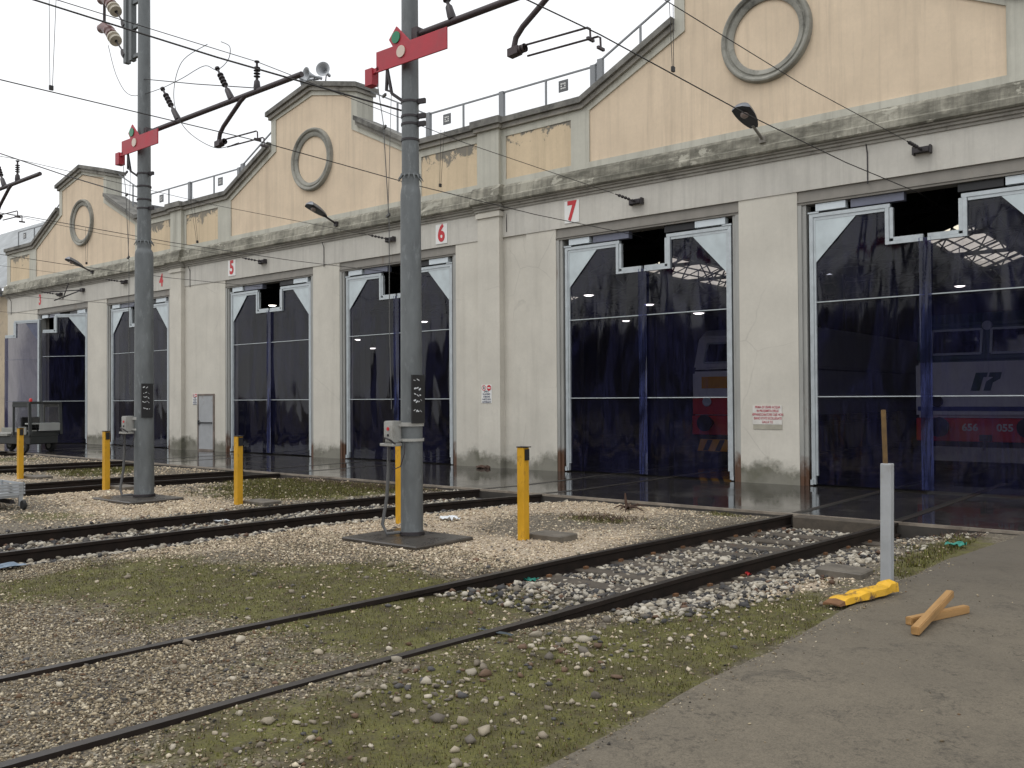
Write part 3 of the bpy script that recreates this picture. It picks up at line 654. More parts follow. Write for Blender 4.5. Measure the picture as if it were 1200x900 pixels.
# --- inside of the hall
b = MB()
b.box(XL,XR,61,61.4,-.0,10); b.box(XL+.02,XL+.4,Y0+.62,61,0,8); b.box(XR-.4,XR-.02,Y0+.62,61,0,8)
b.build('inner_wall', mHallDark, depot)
naves = [(XL,GC[0],PIL[0]),(PIL[0],GC[1],PIL[1]),(PIL[1],GC[2],PIL[2]),(PIL[2],7.2,14.6)]
ro = MB(); skl = []; VZ, RZ = 7.45, 10.2
for xa, xc, xb in naves:
    for e in (xa, xb):
        P = lambda t_: (e+(xc-e)*t_, VZ+(RZ-VZ)*t_)
        for t0, t1, kind in ((0,.46,0),(.46,.70,1),(.70,1,0)):
            (x0,z0),(x1,z1) = P(t0),P(t1)
            y0, y1 = Y0+.62, 61
            if kind == 0: ro.add([(x0,y0,z0),(x1,y0,z1),(x1,y1,z1),(x0,y1,z0),(x0,y0,z0+.08),(x1,y0,z1+.08),(x1,y1,z1+.08),(x0,y1,z0+.08)],[(0,1,2,3),(7,6,5,4),(0,4,5,1),(1,5,6,2),(2,6,7,3),(3,7,4,0)])
            else:
                ys1 = y0+25
                ro.add([(x0,y0,z0),(x1,y0,z1),(x1,ys1,z1),(x0,ys1,z0)],[(0,1,2,3)])
                m = MB(); m.add([(x0,ys1,z0+.04),(x1,ys1,z1+.04),(x1,56,z1+.04),(x0,56,z0+.04)],[(0,1,2,3)]); ro.add([(x0,56,z0),(x1,56,z1),(x1,61,z1),(x0,61,z0)],[(0,1,2,3)])
                bars = MB()
                y1 = 56
                for q in np.arange(ys1, y1, 1.5): bars.bar((x0,q,z0),(x1,q,z1),.05,.05)
                for tq in np.linspace(0,1,4): bars.bar((x0+(x1-x0)*tq,ys1,z0+(z1-z0)*tq-.05),(x0+(x1-x0)*tq,y1,z0+(z1-z0)*tq-.05),.07,.07)
                skl.append((m,bars))
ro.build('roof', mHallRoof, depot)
for m, bars in skl:
    o = m.build('skylight', mSky, depot); bars.build('glazing_bars', mTruss, o)
for xa, xc, xb in naves[:3]:
    for y in (24,29,34,39,44,49,54):
        m = MB(); m.bar((xa,y,VZ-.1),(xb,y,VZ-.1),.10,.14); n2 = 12
        for i in range(n2):
            u0, u1 = i/n2, (i+1)/n2; X0, X1 = xa+(xb-xa)*u0, xa+(xb-xa)*u1; Zr = lambda x: RZ-.12-(RZ-VZ)*abs(x-xc)/((xb-xa)/2)
            m.bar((X0,y,VZ-.1) if i%2 == 0 else (X0,y,Zr(X0)), (X1,y,Zr(X1)) if i%2 == 0 else (X1,y,VZ-.1), .055)
        m.bar((xa,y,VZ-.12),(xc,y,RZ-.12),.09); m.bar((xc,y,RZ-.12),(xb,y,VZ-.12),.09)
        m.build('roof_truss', mTruss, depot)
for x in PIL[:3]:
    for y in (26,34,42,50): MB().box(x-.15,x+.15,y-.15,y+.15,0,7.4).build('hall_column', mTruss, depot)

# ------------------------------------------------------------------ parapet fences
def fence(pts, mains, thins, plates, label):
    """pts: base line (x, z of coping top); yF plane"""
    yF = Y0+.42; x0 = pts[0][0]
    def zb(x):
        return lerp_pts(x, pts)
    root = empty('roof_fence', (x0,yF,zb(x0)), label, 'fence', 'wire fences on the depot parapet')
    xsR = sorted(set([p[0] for p in pts])); hh = .86
    top = [(x, zb(x)+hh) for x in xsR]
    m = MB()
    for a_, c_ in zip(top, top[1:]): m.bar((a_[0],yF,a_[1]),(c_[0],yF,c_[1]),.035,.04)
    m.build('top_rail', mMeshG, root)
    for x in mains: MB().box(x-.07,x+.07,yF-.05,yF+.05,zb(x)-.02,zb(x)+hh+.03).build('post', mMeshG, root)
    for x in thins: MB().box(x-.022,x+.022,yF-.02,yF+.02,zb(x)-.02,zb(x)+hh-.02).build('post', mMeshG, root)
    for a_, c_ in zip(top, top[1:]):
        MB().add([(a_[0],yF+.012,a_[1]-hh),(c_[0],yF+.012,c_[1]-hh),(c_[0],yF+.012,c_[1]),(a_[0],yF+.012,a_[1])],[(0,1,2,3)]).build('wire_panel', mNet, root)
    for x, z in plates:
        m = MB(); m.box(x-.14,x+.14,yF-.035,yF-.02,z-.14,z+.14); pl = m.build('plate', M('grey_perforated_plate',(.10,.105,.11),.5,var=.2), root)
        q = MB()
        for i in range(3):
            for j in range(3): 
                if (i,j) != (1,1): q.box(x-.075+.055*i,x-.04+.055*i,yF-.04,yF-.036,z-.075+.055*j,z-.04+.055*j)
        q.build('plate_openings', mWhiteP, pl)
for i, (cl, cr_) in enumerate(zip([None]+GC, GC+[None])):
    if cl is None:
        pts = [(XL+.1,8.75),(cr_-4.5,8.75),(cr_-2.15,9.91)]; mains = [cr_-4.5]; thins = [XL+.1,cr_-5.6,cr_-3.3]; pls = [(-43.7,9.35),(-41.2,9.62)]
        lab = 'short grey wire fence on the parapet at the far end above the door marked 3'
    elif cr_ is None:
        pts = [(cl+2.15,9.91),(cl+4.5,8.75),(XR,8.75)]; mains = [cl+4.6,PIL[2]-.05,5]; thins = [cl+3.3]; pls = []
        lab = 'wire fence behind the slope of the gable nearest the camera'
    else:
        p = PIL[i-1]
        pts = [(cl+2.15,9.91),(cl+4.5,8.75),(cr_-4.5,8.75),(cr_-2.15,9.91)]; mains = [cl+4.55,p,cr_-4.5,cr_-4.3]; thins = [cl+3.3,(cl+4.5+p)/2,(cr_-4.5+p)/2,cr_-3.2]
        pls = [(p-1.93,9.32),(p+1.98,9.34)]
        lab = ['','grey wire fence with two square plates between the two farther gables','grey wire fence with two square plates above the panels between numbers 6 and 7'][i]
    fence(pts, mains, thins, pls, lab)

# ------------------------------------------------------------------ number signs and notices on the wall
for k, x, z, plate in ((3,-41.1,6.16,0),(4,-30.95,6.12,0),(5,-26.42,6.15,1),(6,-16.70,6.12,1),(7,-12.44,6.13,1)):
    yb = Y0-.02
    root = empty('number_sign', (x,yb,z), ('bare red number %d painted on the pale frieze' if not plate else 'white plate with red number %d on the pale frieze')%k, 'sign', 'bay numbers over the doors')
    if plate: MB().box(x-.21,x+.21,yb-.016,yb-.002,z-.26,z+.26).build('plate', mWhiteP, root)
    text('numeral', str(k), .62, (x,yb-(.020 if plate else .004),z), mRedT, root, bold=.022, sx=.82)
xc, zc = -7.66, 1.34
root = empty('notice_sign', (xc,Y0,zc), 'weathered white notice with red capitals on the pier between the two nearest doors', 'sign')
pl = MB().box(xc-.31,xc+.31,Y0-.012,Y0-.002,zc-.15,zc+.23).build('plate', M('stained_white_notice',(.62,.60,.56),.5,var=.12,scale=6,dirt=(.15,.12,.1),dscale=9,damt=(.64,.7)), root)
text('lettering', 'PRIMA DI USARE ACQUA\nIN PROSSIMITA DELLE\nAPPARECCHIATURE CHE NON\nSIANO STATE SCOLLEGATE\nDALLA T.E.', .068, (xc+.01,Y0-.0135,zc+.045), mPaleRedT, root, bold=.002, sx=.70, space=1.1, ext=.001)
MB().box(xc-.30,xc+.31,Y0-.011,Y0-.002,zc-.25,zc-.154).build('lower_strip', M('mud_grey_strip',(.34,.32,.26),.7,var=.2), root)
for i,(x,z,lab) in enumerate(((-15.03,1.86,'small no entry notice on the pilaster between doors 6 and 7'),(-28.72,1.78,'small no entry notice on the wall left of the narrow grey door'))):
    yb = Y0-.15 if i == 0 else Y0
    s_ = 1 if i == 0 else .85
    root = empty('entry_notice', (x,yb,z), lab, 'sign', 'small entry notices')
    MB().box(x-.17*s_,x+.17*s_,yb-.010,yb-.002,z-.23*s_,z+.23*s_).build('plate', mWhiteP, root)
    m = MB(); m.disc((x+.085*s_,yb-.0105,z+.15*s_),(0,-1,0),.072*s_,.002); d_ = m.build('no_entry_disc', mRedT, root)
    m = MB(); m.box(x+.035*s_,x+.135*s_,yb-.0145,yb-.0128,z+.135*s_,z+.165*s_); m.build('white_bar', mWhiteP, d_)
    m = MB(); m.lathe([(.055*s_,0),(.072*s_,0),(.072*s_,.002),(.055*s_,.002),(.055*s_,0)],(x-.085*s_,yb-.0105,z+.15*s_),(0,-1,0),20); r_ = m.build('prohibition_ring', mRedT, root)
    m = MB(); m.box(x-.105*s_,x-.065*s_,yb-.0125,yb-.0108,z+.115*s_,z+.165*s_); m.disc((x-.085*s_,yb-.0108,z+.18*s_),(0,-1,0),.016*s_,.0017,10); m.build('walker_symbol', mBlack, r_)
    text('lettering', 'DIVIETO\nDI ACCESSO\nA PERSONE\nE MEZZI NON\nAUTORIZZATI', .062*s_, (x,yb-.0112,z-.075*s_), mBlueT, root, bold=.0015, sx=.72, space=1.05, ext=.001)

# ------------------------------------------------------------------ wall lamps, horns
def wall_lamp(x, z, label, length=1.0, rise=.38, side=0., s_=1.0):
    root = empty('wall_lamp', (x,Y0-.15,z), label, 'street lamp', 'lamps on the cornice')
    a = Vector((x,Y0-.17,z)); d = Vector((side,-1,rise)).normalized(); r = d.cross(Vector((0,0,1))).normalized(); u = r.cross(d)
    m = MB(); m.tube([a+Vector((0,.1,-.05)), a+d*.10, a+d*length*.5],.03,8); m.box(x-.06,x+.06,Y0-.22,Y0-.1,z-.07,z+.06); m.build('arm', mMould if s_ == 1 else mDarkM, root)
    h = MB(); nS, nR = 9, 14; vs_ = []
    for i in range(nS+1):
        tt = i/nS; wdt = .075+.12*math.sin(math.pi*min(1,tt*1.08)**.8*.62)
        if tt > .88: wdt *= math.sqrt(max(.02,1-((tt-.88)/.12)**2*.9))
        hgt = wdt*.75; o = a+d*(length*.42+tt*.72)
        for k in range(nR):
            an = math.pi*k/(nR-1); vs_.append(o+r*math.cos(an)*wdt+u*math.sin(an)*hgt)
    h.add(vs_, [(i*nR+k,i*nR+k+1,(i+1)*nR+k+1,(i+1)*nR+k) for i in range(nS) for k in range(nR-1)]+[tuple(range(nR)),tuple(nS*nR+k for k in range(nR))])
    h.build('lamp_head', mLampG, root, smooth=True)
    un = MB(); un.add([vs_[i*nR]-u*.004 for i in range(nS+1)]+[vs_[i*nR+nR-1]-u*.004 for i in range(nS+1)], [(i,i+1,nS+1+i+1,nS+1+i) for i in range(nS)])
    sv = un.build('underside', mLampDark, root)
    ln = MB(); o = a+d*(length*.42+.46); ln.lathe([(.085,0),(.075,.04),(.04,.07),(0,.08)], o-u*.005, -u, 16); ln.build('lens', mLampLens, root, smooth=True)
wall_lamp(-7.62, 6.90, 'dark cobra head lamp on the cornice above the pier between the two nearest doors')
wall_lamp(-20.85, 6.90, 'grey cobra head lamp on the cornice between doors 5 and 6', s_=.9)
wall_lamp(-35.95, 6.90, 'grey cobra head lamp on the cornice right of number 3', s_=.9)
for i,(dx,dy,aim,lab) in enumerate(((.35,0,(.5,-.85,.02),'grey loudspeaker horn facing the yard on the middle gable, the right one of the three'),(-.30,0,(-.15,-1,.0),'grey loudspeaker horn on the middle gable, between the other two horns'),(-.62,.1,(-.8,-.6,-.15),'grey loudspeaker horn on the middle gable, turned towards the far end'))):
    x = -22.08+dx; y = Y0+.15+dy; zt = 11.42-.22*abs(x-GC[1])/2; a = Vector(aim).normalized()
    root = empty('loudspeaker', (x,y,zt), lab, 'loudspeaker', 'horns on the middle gable')
    hub = Vector((x,y,zt+.32))
    m = MB(); m.lathe([(.0,-.34),(.05,-.34),(.05,-.2),(.035,-.19),(.035,-.1),(.07,.02),(.13,.14),(.215,.2),(.22,.215),(.205,.215),(.12,.15),(.05,.02),(.03,-.02),(0,-.02)], hub, a, 24); m.build('horn', mLoudG, root, smooth=True)
    m = MB(); m.bar((x,y,zt-.04),tuple(hub-a*.1),.025); m.box(x-.07,x+.07,y-.05,y+.05,zt-.03,zt+.015); m.build('bracket', mDarkM, root)

# ------------------------------------------------------------------ neighbouring shed at the far end
root = empty('neighbour_shed', (-52,Y0,0), 'low building with pale corrugated roof beyond the far end of the depot', 'building')
m = MB(); m.box(-62,XL-.14,Y0+.1,Y0+8,0,6.75); m.build('wall', M('ochre_wall',(.46,.38,.27),.85,var=.15,scale=1,dirt=(.3,.25,.2)), root)
m = MB(); n2 = 260; xa, xb = -62, XL-.13
for i in range(n2+1):
    x = xa+(xb-xa)*i/n2; o = .035*(1 if i%2 else -1); m.v += [(x,Y0-.25-o,6.95+o),(x,Y0+4.6-o,11.6+o)]
m.f = [(2*i,2*i+2,2*i+3,2*i+1) for i in range(n2)]; m.build('roof', mCorr, root)
m = MB(); m.tube([(xa,Y0-.3,6.88),(xb,Y0-.3,6.88)],.1,8); m.box(xb-.3,xb-.06,Y0-.36,Y0+.0,6.6,6.85); m.build('gutter', mMeshG, root)

# ------------------------------------------------------------------ rails
RZ0 = 0.0
def rail_mesh(pts, name, parent, ztop=RZ0):
    # pts: (x,y); profile across
    prof = [(-.036,0),(.036,0),(.036,-.04),(.012,-.055),(.012,-.145),(.07,-.16),(.07,-.172),(-.07,-.172),(-.07,-.16),(-.012,-.145),(-.012,-.055),(-.036,-.04)]
    prof = [(u,v+(-.002 if i in (0,1) else 0)) for i,(u,v) in enumerate(prof)]
    m = MB(); K = len(prof)
    for i,(x,y) in enumerate(pts):
        a_, c_ = pts[max(0,i-1)], pts[min(len(pts)-1,i+1)]; tx, ty = c_[0]-a_[0], c_[1]-a_[1]; L = math.hypot(tx,ty); nxr, nyr = ty/L, -tx/L
        for u,v in prof: m.v.append((x+nxr*u,y+nyr*u,ztop+v))
    m.f = [(i*K+k,i*K+(k+1)%K,(i+1)*K+(k+1)%K,(i+1)*K+k) for i in range(len(pts)-1) for k in range(K)]+[tuple(range(K)),tuple((len(pts)-1)*K+k for k in range(K))]
    o = m.build(name, mRailM, parent)
    o.data.materials.append(mRailTop)
    for p in o.data.polygons:
        if p.normal.z > .9 and p.center.z+parent.location.z > ztop-.01: p.material_index = 1
    return o
labs = {8:'nearest rusty track, its rails sinking into moss and gravel towards the camera',7:'rusty railway track passing behind the second mast, leading to the door numbered 7',6:'rusty railway track leading to the door numbered 6',
        5:'rusty railway track leading to the door numbered 5',4:'rusty railway track leading to the door numbered 4',3:'rusty railway track passing under the small truck towards the door numbered 3'}
for k, pts in TR.items():
    root = empty('railway_track', (lerp_pts(APE,pts),APE,0), labs[k], 'railway track', 'tracks into the depot')
    yy = list(np.arange(-30,APE-.3,.45))+[APE-.06]
    for s_ in (-1,1):
        rail_mesh([(lerp_pts(y,pts)+s_*.755,y) for y in yy], 'rail', root)
    if k == 8:
        ya = 7.0
        for i, y in enumerate(np.arange(ya,APE-.7,.62)):
            c = lerp_pts(y,pts); jx = random.uniform(-.04,.04)
            m = MB(); m.obox((c+jx,y,-.222),(1,random.uniform(-.02,.02),0),(0,1,0),(0,0,1),2.4,.24,.16); m.build('sleeper', mSleeper, root, bevel=.012)
    if k == 8:
        for y in np.arange(7.0,APE-.7,.62):
            c = lerp_pts(y,pts)
            for s_ in (-1,1):
                m = MB(); m.box(c+s_*.755-.13,c+s_*.755+.13,y-.08,y+.08,-.170,-.152); m.box(c+s_*.755-.10,c+s_*.755-.065,y-.03,y+.03,-.16,-.115); m.box(c+s_*.755+.065,c+s_*.755+.10,y-.03,y+.03,-.16,-.115); m.build('rail_chair', mRust, root)
    # grooved rails let into the apron, on into the hall
    for s_ in (-1,1):
        m = MB(); q = MB()
        for y0_, y1_ in zip(np.arange(APE,20,1.0),np.arange(APE+1,21,1.0)):
            xa, xb = lerp_pts(y0_,pts)+s_*.755, lerp_pts(y1_,pts)+s_*.755
            m.add([(xa-.036,y0_,.004),(xa+.036,y0_,.004),(xb+.036,y1_,.004),(xb-.036,y1_,.004)],[(0,1,2,3)])
            ga = -s_*.07
            q.add([(xa+ga-.033,y0_,.003),(xa+ga+.033,y0_,.003),(xb+ga+.033,y1_,.003),(xb+ga-.033,y1_,.003)],[(0,1,2,3)])
        m.build('set_in_rail', mRailTop, root); q.build('flange_groove', mGroove, root)
# timber/steel stop beam between the rails at the apron edge of the nearest track
b = MB(); b.box(-5.3,-4.05,APE-.30,APE-.055,-.28,-.005)
tag(b.build('edge_beam', mSleeper, bevel=.01), 'dark timber beam between the rails where the nearest track meets the wet apron', 'beam')

# ------------------------------------------------------------------ masts
def mast(px, py, big, label):
    root = empty('catenary_mast', (px,py,0), label, 'mast', 'overhead line masts')
    zs, r0, r1, r2, r3 = (4.42,.142,.130,.112,.104) if not big else (4.44,.172,.158,.120,.100)
    top = 8.6 if not big else 10.2
    m = MB(); m.lathe([(r0,.0),(r0+.0,.05),(r1,zs-.06),(r1-.008,zs),(r2,zs+.05),(r2,zs+.06),(r3,top),(0,top)],(px,py,0),(0,0,1),28); m.build('pole', mPost, root, smooth=True)
    m = MB(); m.lathe([(r0+.004,0),(r0+.02,0),(r0+.02,.035),(r0+.004,.04)],(px,py,.028),(0,0,1),28); m.build('foot_collar', mDarkM, root)
    m = MB(); rs = r2+.004; z0 = zs+.19
    m.lathe([(rs-.01,z0-.015),(rs+.012,z0-.015),(rs+.012,z0+.015),(rs-.01,z0+.015)],(px,py,0),(0,0,1),24)
    for i in range(14):
        a_ = 2*math.pi*i/14; p = Vector((px+math.cos(a_)*rs,py+math.sin(a_)*rs,z0)); m.tube([p,p+Vector((math.cos(a_)*.05,math.sin(a_)*.05,-.07))],[.014,.003],6)
    m.build('spike_collar', mPost, root)
    for z in ((5.06,5.26,5.36,5.55) if not big else (5.22,5.38,5.62,5.85)):
        m = MB(); rs = r2-.002; m.lathe([(rs-.01,z-.018),(rs+.010,z-.014),(rs+.010,z+.014),(rs-.01,z+.018)],(px,py,0),(0,0,1),24)
        a_ = random.choice((.3,2.6)); m.bar((px+math.cos(a_)*.1,py+math.sin(a_)*.1,z),(px+math.cos(a_)*.22,py+math.sin(a_)*.22,z),.04,.06); m.build('clamp', mDarkM, root)
    return root
def insulator(parent, p, d, L=.55, m1=None):
    p = Vector(p); d = Vector(d).normalized(); m = MB()
    m.lathe([(0,0),(.05,0),(.055,.05),(.045,.3*L),(.022,.36*L),(.022,.42*L)]+[e for k in range(4) for e in ((.022,L*(.44+.1*k)),(.052,L*(.46+.1*k)),(.052,L*(.48+.1*k)),(.022,L*(.50+.1*k)))]+[(.018,L*.86),(.018,L*.95),(.04,L*.96),(.04,L),(0,L)], p, d, 14)
    m.build('insulator', m1 or mDarkM, parent, smooth=True)
def hooks(m, a_, L=.92):
    # two steady bars ending in short hooks over the contact wire
    for dy, dz, dl in ((0,.05,-.04),(.05,-.06,.06)):
        p = Vector(a_)+Vector((.12,dy,dz)); q = p+Vector((L+dl,0,-.03)); m.tube([p,q,q+Vector((.03,0,-.02)),q+Vector((.035,0,-.13))],[.012]*4,6)
        m.obox(q+Vector((.035,0,-.14)),(1,0,0),(0,1,0),(0,0,1),.03,.12,.03)
m2 = mast(-8.36,8.08,False,'galvanised mast in front of the door numbered 6, nearest to the camera')
m1 = mast(-15.55,8.35,True,'galvanised mast in front of the door numbered 4, with brown insulators at its top')
# cantilever of the near mast
def arm_part(parent, px, py, z, L, ins, cx, drop):
    m = MB(); m.tube([(px+.08,py,z),(px+L,py,z+.02)],.042,12); m.obox((px+.12,py,z),(1,0,0),(0,1,0),(0,0,1),.14,.12,.16); arm = m.build('arm', mArm, parent, smooth=True)
    for x, d, l in ins: insulator(arm, (px+x,py,z+.03), d, l)
    # registration tube hanging from the arm
    m = MB(); pts = [(px+cx+.78,py,z+.02),(px+cx+.62,py,z-.05),(px+cx+.14,py,z-.36),(px+cx+.04,py,z-.46),(px+cx,py,z-.60)]
    m.tube(pts,.034,10); m.obox((px+cx+.02,py,z-.62),(1,0,.1),(0,1,0),(0,0,1),.15,.10,.09); m.lathe([(.05,0),(.05,.03),(.03,.03),(.03,.05),(.05,.05),(.05,.08),(.03,.08),(.03,.1),(.05,.1),(.05,.13)],(px+cx+.05,py,z-.62),(1,0,.1),10)
    m.build('registration_tube', mArm, arm, smooth=True)
    m = MB(); hooks(m, (px+cx+.05,py,z-.63)); m.build('steady_arm', mArm, arm)
arm_part(m2, -8.36, 8.08, 6.39, 4.2, [(.75,(-.3,0,.9),.6),(2.6,(-.4,0,.9),.6),(3.0,(0,0,1),.5)], 1.72, .6)
arm_part(m1, -15.55, 8.35, 6.58, 4.6, [(1.16,(-.62,0,.78),.85),(2.78,(-.55,0,.8),.75),(3.47,(0,0,1),.46)], 2.40, .6)
# switch frame with brown insulators at the top of the far mast
m = MB(); 
for dx in (-.62,-.42): m.box(-15.55+dx-.05,-15.55+dx+.05,8.30,8.40,8.02,10.0)
for z in (8.08,8.62,9.08): m.bar((-15.98,8.35,z),(-15.45,8.35,z),.06,.06)
fr = m.build('switch_frame', mPost, m1)
for z in (8.16,8.72,9.28):
    p = Vector((-16.2,8.35,z)); d = Vector((-.62,0,.62)); m = MB(); m.lathe([(0,0),(.07,0),(.07,.1),(.04,.2),(.015,.22),(.015,.55)],p,d.normalized(),12); m.build('bracket', mDarkM, fr)
    if z < 9.2:
        e = p+d.normalized()*.55; m = MB(); m.lathe([(.03,0),(.11,.0),(.12,.04),(.07,.06),(.07,.10),(.12,.12),(.12,.16),(.05,.19)],e,d.normalized(),16); m.build('insulator_cap', mInsW, fr, smooth=True)
        m = MB(); q = e+d.normalized()*.19; m.lathe([(.05,0),(.11,.03),(.11,.1),(.085,.13),(.11,.17),(.10,.24),(.06,.28)],q,d.normalized(),16); m.tube([q+d.normalized()*.2,q+d.normalized()*.3+Vector((-.1,0,.04)),q+d.normalized()*.32+Vector((-.24,0,.03))],[.1,.1,.085],12); m.build('insulator', mInsB, fr, smooth=True)
m = MB(); m.tube([(-17.05,8.35,8.85),(-17.05,8.35,10.0)],.03,6); m.build('link_rod', mArm, fr); m = MB(); m.bar((-16.2,8.35,9.6),(-17.4,8.35,9.75),.08,.06); m.build('bracket', mArm, fr)
# third mast just outside the frame, only its arm reaches the picture
m0 = copy_tree(m1); m0.location = (-24.35,8.3,-.06); m0['label'] = 'galvanised mast beyond the left edge, only its arm tip shows against the sky'

def semaphore(px, py, label):
    root = empty('semaphore_signal', (px,py-.2,6.1), label, 'signal', 'red semaphore arms on the masts'); y = py-.22
    x0, x1, z0, z1 = px-.40, px+.86, 5.97, 6.235
    m = MB(); k = .0
    m.prism([(x0,z0),(x0,z1),(px-.09,z1),(px-.16,z1+.10),(px-.02,z1+.24),(px+.22,z1),(x1,z1),(x1,z0)], y, y+.022); m.build('arm', mRed, root, bevel=.003)
    m = MB(); m.disc((px+.07,y-.003,6.13),(0,-1,0),.075,.012); m.build('white_lens', mWhiteLens, root)
    m = MB(); m.disc((px-.02,y-.003,z1+.095),(0,-1,0),.075,.012); m.build('green_lens', mGreenLens, root)
    m = MB(); m.box(x0-.20,x0-.06,y-.02,y+.10,5.83,6.05); m.bar((x0-.1,y+.02,5.99),(x0+.05,y+.02,6.02),.04,.06); m.build('counterweight', mRed, root, bevel=.004)
    m = MB(); m.bar((px-.22,y+.03,5.98),(px-.26,y+.05,5.72),.03); m.bar((px-.22,y+.03,5.98),(px-.16,y+.05,5.66),.03); m.bar((px-.27,y+.05,5.73),(px-.16,y+.05,5.68),.025); m.bar((px-.16,y+.05,5.66),(px-.05,py-.08,5.56),.035); m.build('bracket', mDarkM, root); MB().bar((px+.03,y+.022,6.12),(px+.03,py-.08,6.12),.05).build('pivot', mDarkM, root)
    m = MB(); pA = (x0-.02,y+.04,5.84)
    m.tube([pA,(px-.30,y+.03,5.3),(px-.22,y+.05,4.0),(px-.21,y+.04,2.6),(px-.19,y+.05,1.62)],.006,5); m.tube([(px-.17,y+.05,5.66),(px-.23,y+.04,4.1)],.004,5)
    for z in (5.66,5.25,4.1): m.obox((px-.29 if z > 5 else px-.225,y+.04,z),(1,0,.4),(0,1,0),(0,0,1),.06,.03,.03)
    m.build('pull_wire', mWireG, root)
    return root
s2 = semaphore(-8.36,8.08,'red semaphore arm with green and white discs on the nearest mast')
s1 = copy_tree(s2); s1.location = s2.location+Vector((-7.19,.27,.24)); s1['label'] = 'red semaphore arm with green and white discs on the mast standing before door 4'

def control_box(px, py, label):
    root = empty('control_box', (px-.12,py-.16,1.3), label, 'box', 'grey control boxes on the masts')
    cx, cy = px-.135, py-.19
    m = MB(); m.box(cx-.10,cx+.08,cy-.08,cy+.08,1.19,1.47); body = m.build('body', mBoxG, root, bevel=.012, seg=2)
    m = MB(); m.box(cx-.15,cx+.10,cy-.10,cy+.08,1.15,1.187); m.build('base', mBoxG, root, bevel=.006)
    m = MB(); m.disc((cx-.01,cy-.08,1.37),(0,-1,0),.022,.01,12); m.build('red_button', mRedT, root)
    m = MB(); m.disc((cx-.01,cy-.08,1.29),(0,-1,0),.016,.01,12); m.build('black_button', mBlack, root)
    m = MB(); m.lathe([(.147,0),(.158,0),(.158,.035),(.147,.035)],(px,py,1.21),(0,0,1),24); m.lathe([(.147,0),(.158,0),(.158,.05),(.147,.05)],(px,py,1.40),(0,0,1),24)
    m.bar((cx+.08,cy+.02,1.40),(px-.05,py-.15,1.42),.03); m.bar((cx+.08,cy+.02,1.23),(px-.05,py-.15,1.22),.03); m.build('strap', mBoxG, root)
    m = MB(); m.tube([(cx-.08,cy-.09,1.2),(cx-.02,cy-.13,1.26),(cx+.06,cy-.13,1.24),(cx+.1,cy-.06,1.18)],.012,8); m.build('lever', mDarkM, root)
    m = MB(); m.tube([(cx-.02,cy-.06,1.15),(cx-.04,cy-.05,.85),(cx-.06,cy-.06,.5),(cx-.10,cy-.10,.16),(cx-.02,cy-.10,.05),(px-.06,py-.15,.06)],.022,10); m.build('conduit', mWireG, root, smooth=True)
    m = MB(); pts = [(cx+.0,cy-.085,1.16),(cx+.02,cy-.10,.98),(cx+.08,cy-.08,.86),(cx+.16,cy-.03,.90),(cx+.20,cy-.0,1.06),(cx+.19,cy+.02,1.2)]; m.tube(pts,.008,6); m.build('chain', mDarkM, root)
    return root
c2 = control_box(-8.36,8.08,'grey control box with red button strapped to the nearest mast')
c1 = copy_tree(c2); c1.location = c2.location+Vector((-7.22,.25,0)); c1['label'] = 'grey control box strapped to the mast standing before door 4'
def chalk_board(px, py, label, sd_):
    root = empty('chalk_board', (px+.17,py,1.45), label, 'board', 'black boards on the masts')
    m = MB(); m.box(px+.15,px+.172,py-.15,py+.07,1.44,2.05); m.build('panel', mBlack, root)
    rr = random.Random(sd_); m = MB()
    for z, n3 in ((1.98,2),(1.88,3),(1.80,3),(1.72,4),(1.60,4)):
        for i in range(n3):
            y = py-.12+.14*i/n3+rr.uniform(0,.02); m.obox((px+.1735,y,z+rr.uniform(-.012,.012)),(0,1,rr.uniform(-.8,.8)),(0,-rr.uniform(.2,.8),1),(1,0,0),rr.uniform(.015,.045),rr.uniform(.008,.02),.002)
    m.build('chalk_marks', mPaper, root)
chalk_board(-8.36,8.08,'black board with white chalk marks on the nearest mast',3)
chalk_board(-15.53,8.35,'black board with white chalk marks on the mast standing before door 4',5)
for px, py, lab in ((-8.36,8.08,'wet dark concrete slab at the foot of the nearest mast'),(-15.55,8.35,'wet dark concrete slab at the foot of the mast before door 4')):
    m = MB(); m.obox((px+.08,py-.16,-.03),(1,.02,0),(0,1,0),(0,0,1),1.32,1.0,.10)
    o = m.build('concrete_slab', mWetSlab, bevel=.015); tag(o,lab,'slab','slabs under the masts')

# ------------------------------------------------------------------ bollards and pads
BOLL = [(-7.15,8.84,1.13,'yellow square post between the nearest mast and the nearest track'),(-9.49,8.95,1.13,'yellow square post half hidden behind the nearest mast'),(-13.37,8.86,1.12,'yellow square post in front of the door numbered 5'),
        (-17.88,8.80,1.10,'yellow square post just left of the mast before door 4'),(-21.90,8.78,1.12,'yellow square post in front of the small truck, at the far end of the row')]
b0 = None
for x, y, h, lab in BOLL:
    if b0 is None:
        b0 = empty('bollard', (x,y,0), lab, 'bollard', 'yellow posts beside the tracks')
        m = MB(); m.box(x-.055,x+.055,y-.055,y+.055,-.2,h); m.build('post', mYellow, b0, bevel=.006)
        m = MB(); m.box(x+.057,x+.072,y-.035,y+.04,h-.16,h-.02); m.box(x-.06,x+.085,y-.06,y+.06,h,h+.012); m.build('reflector', mBlack, b0)
    else:
        o = copy_tree(b0); o.location = (x,y,0); o['label'] = lab
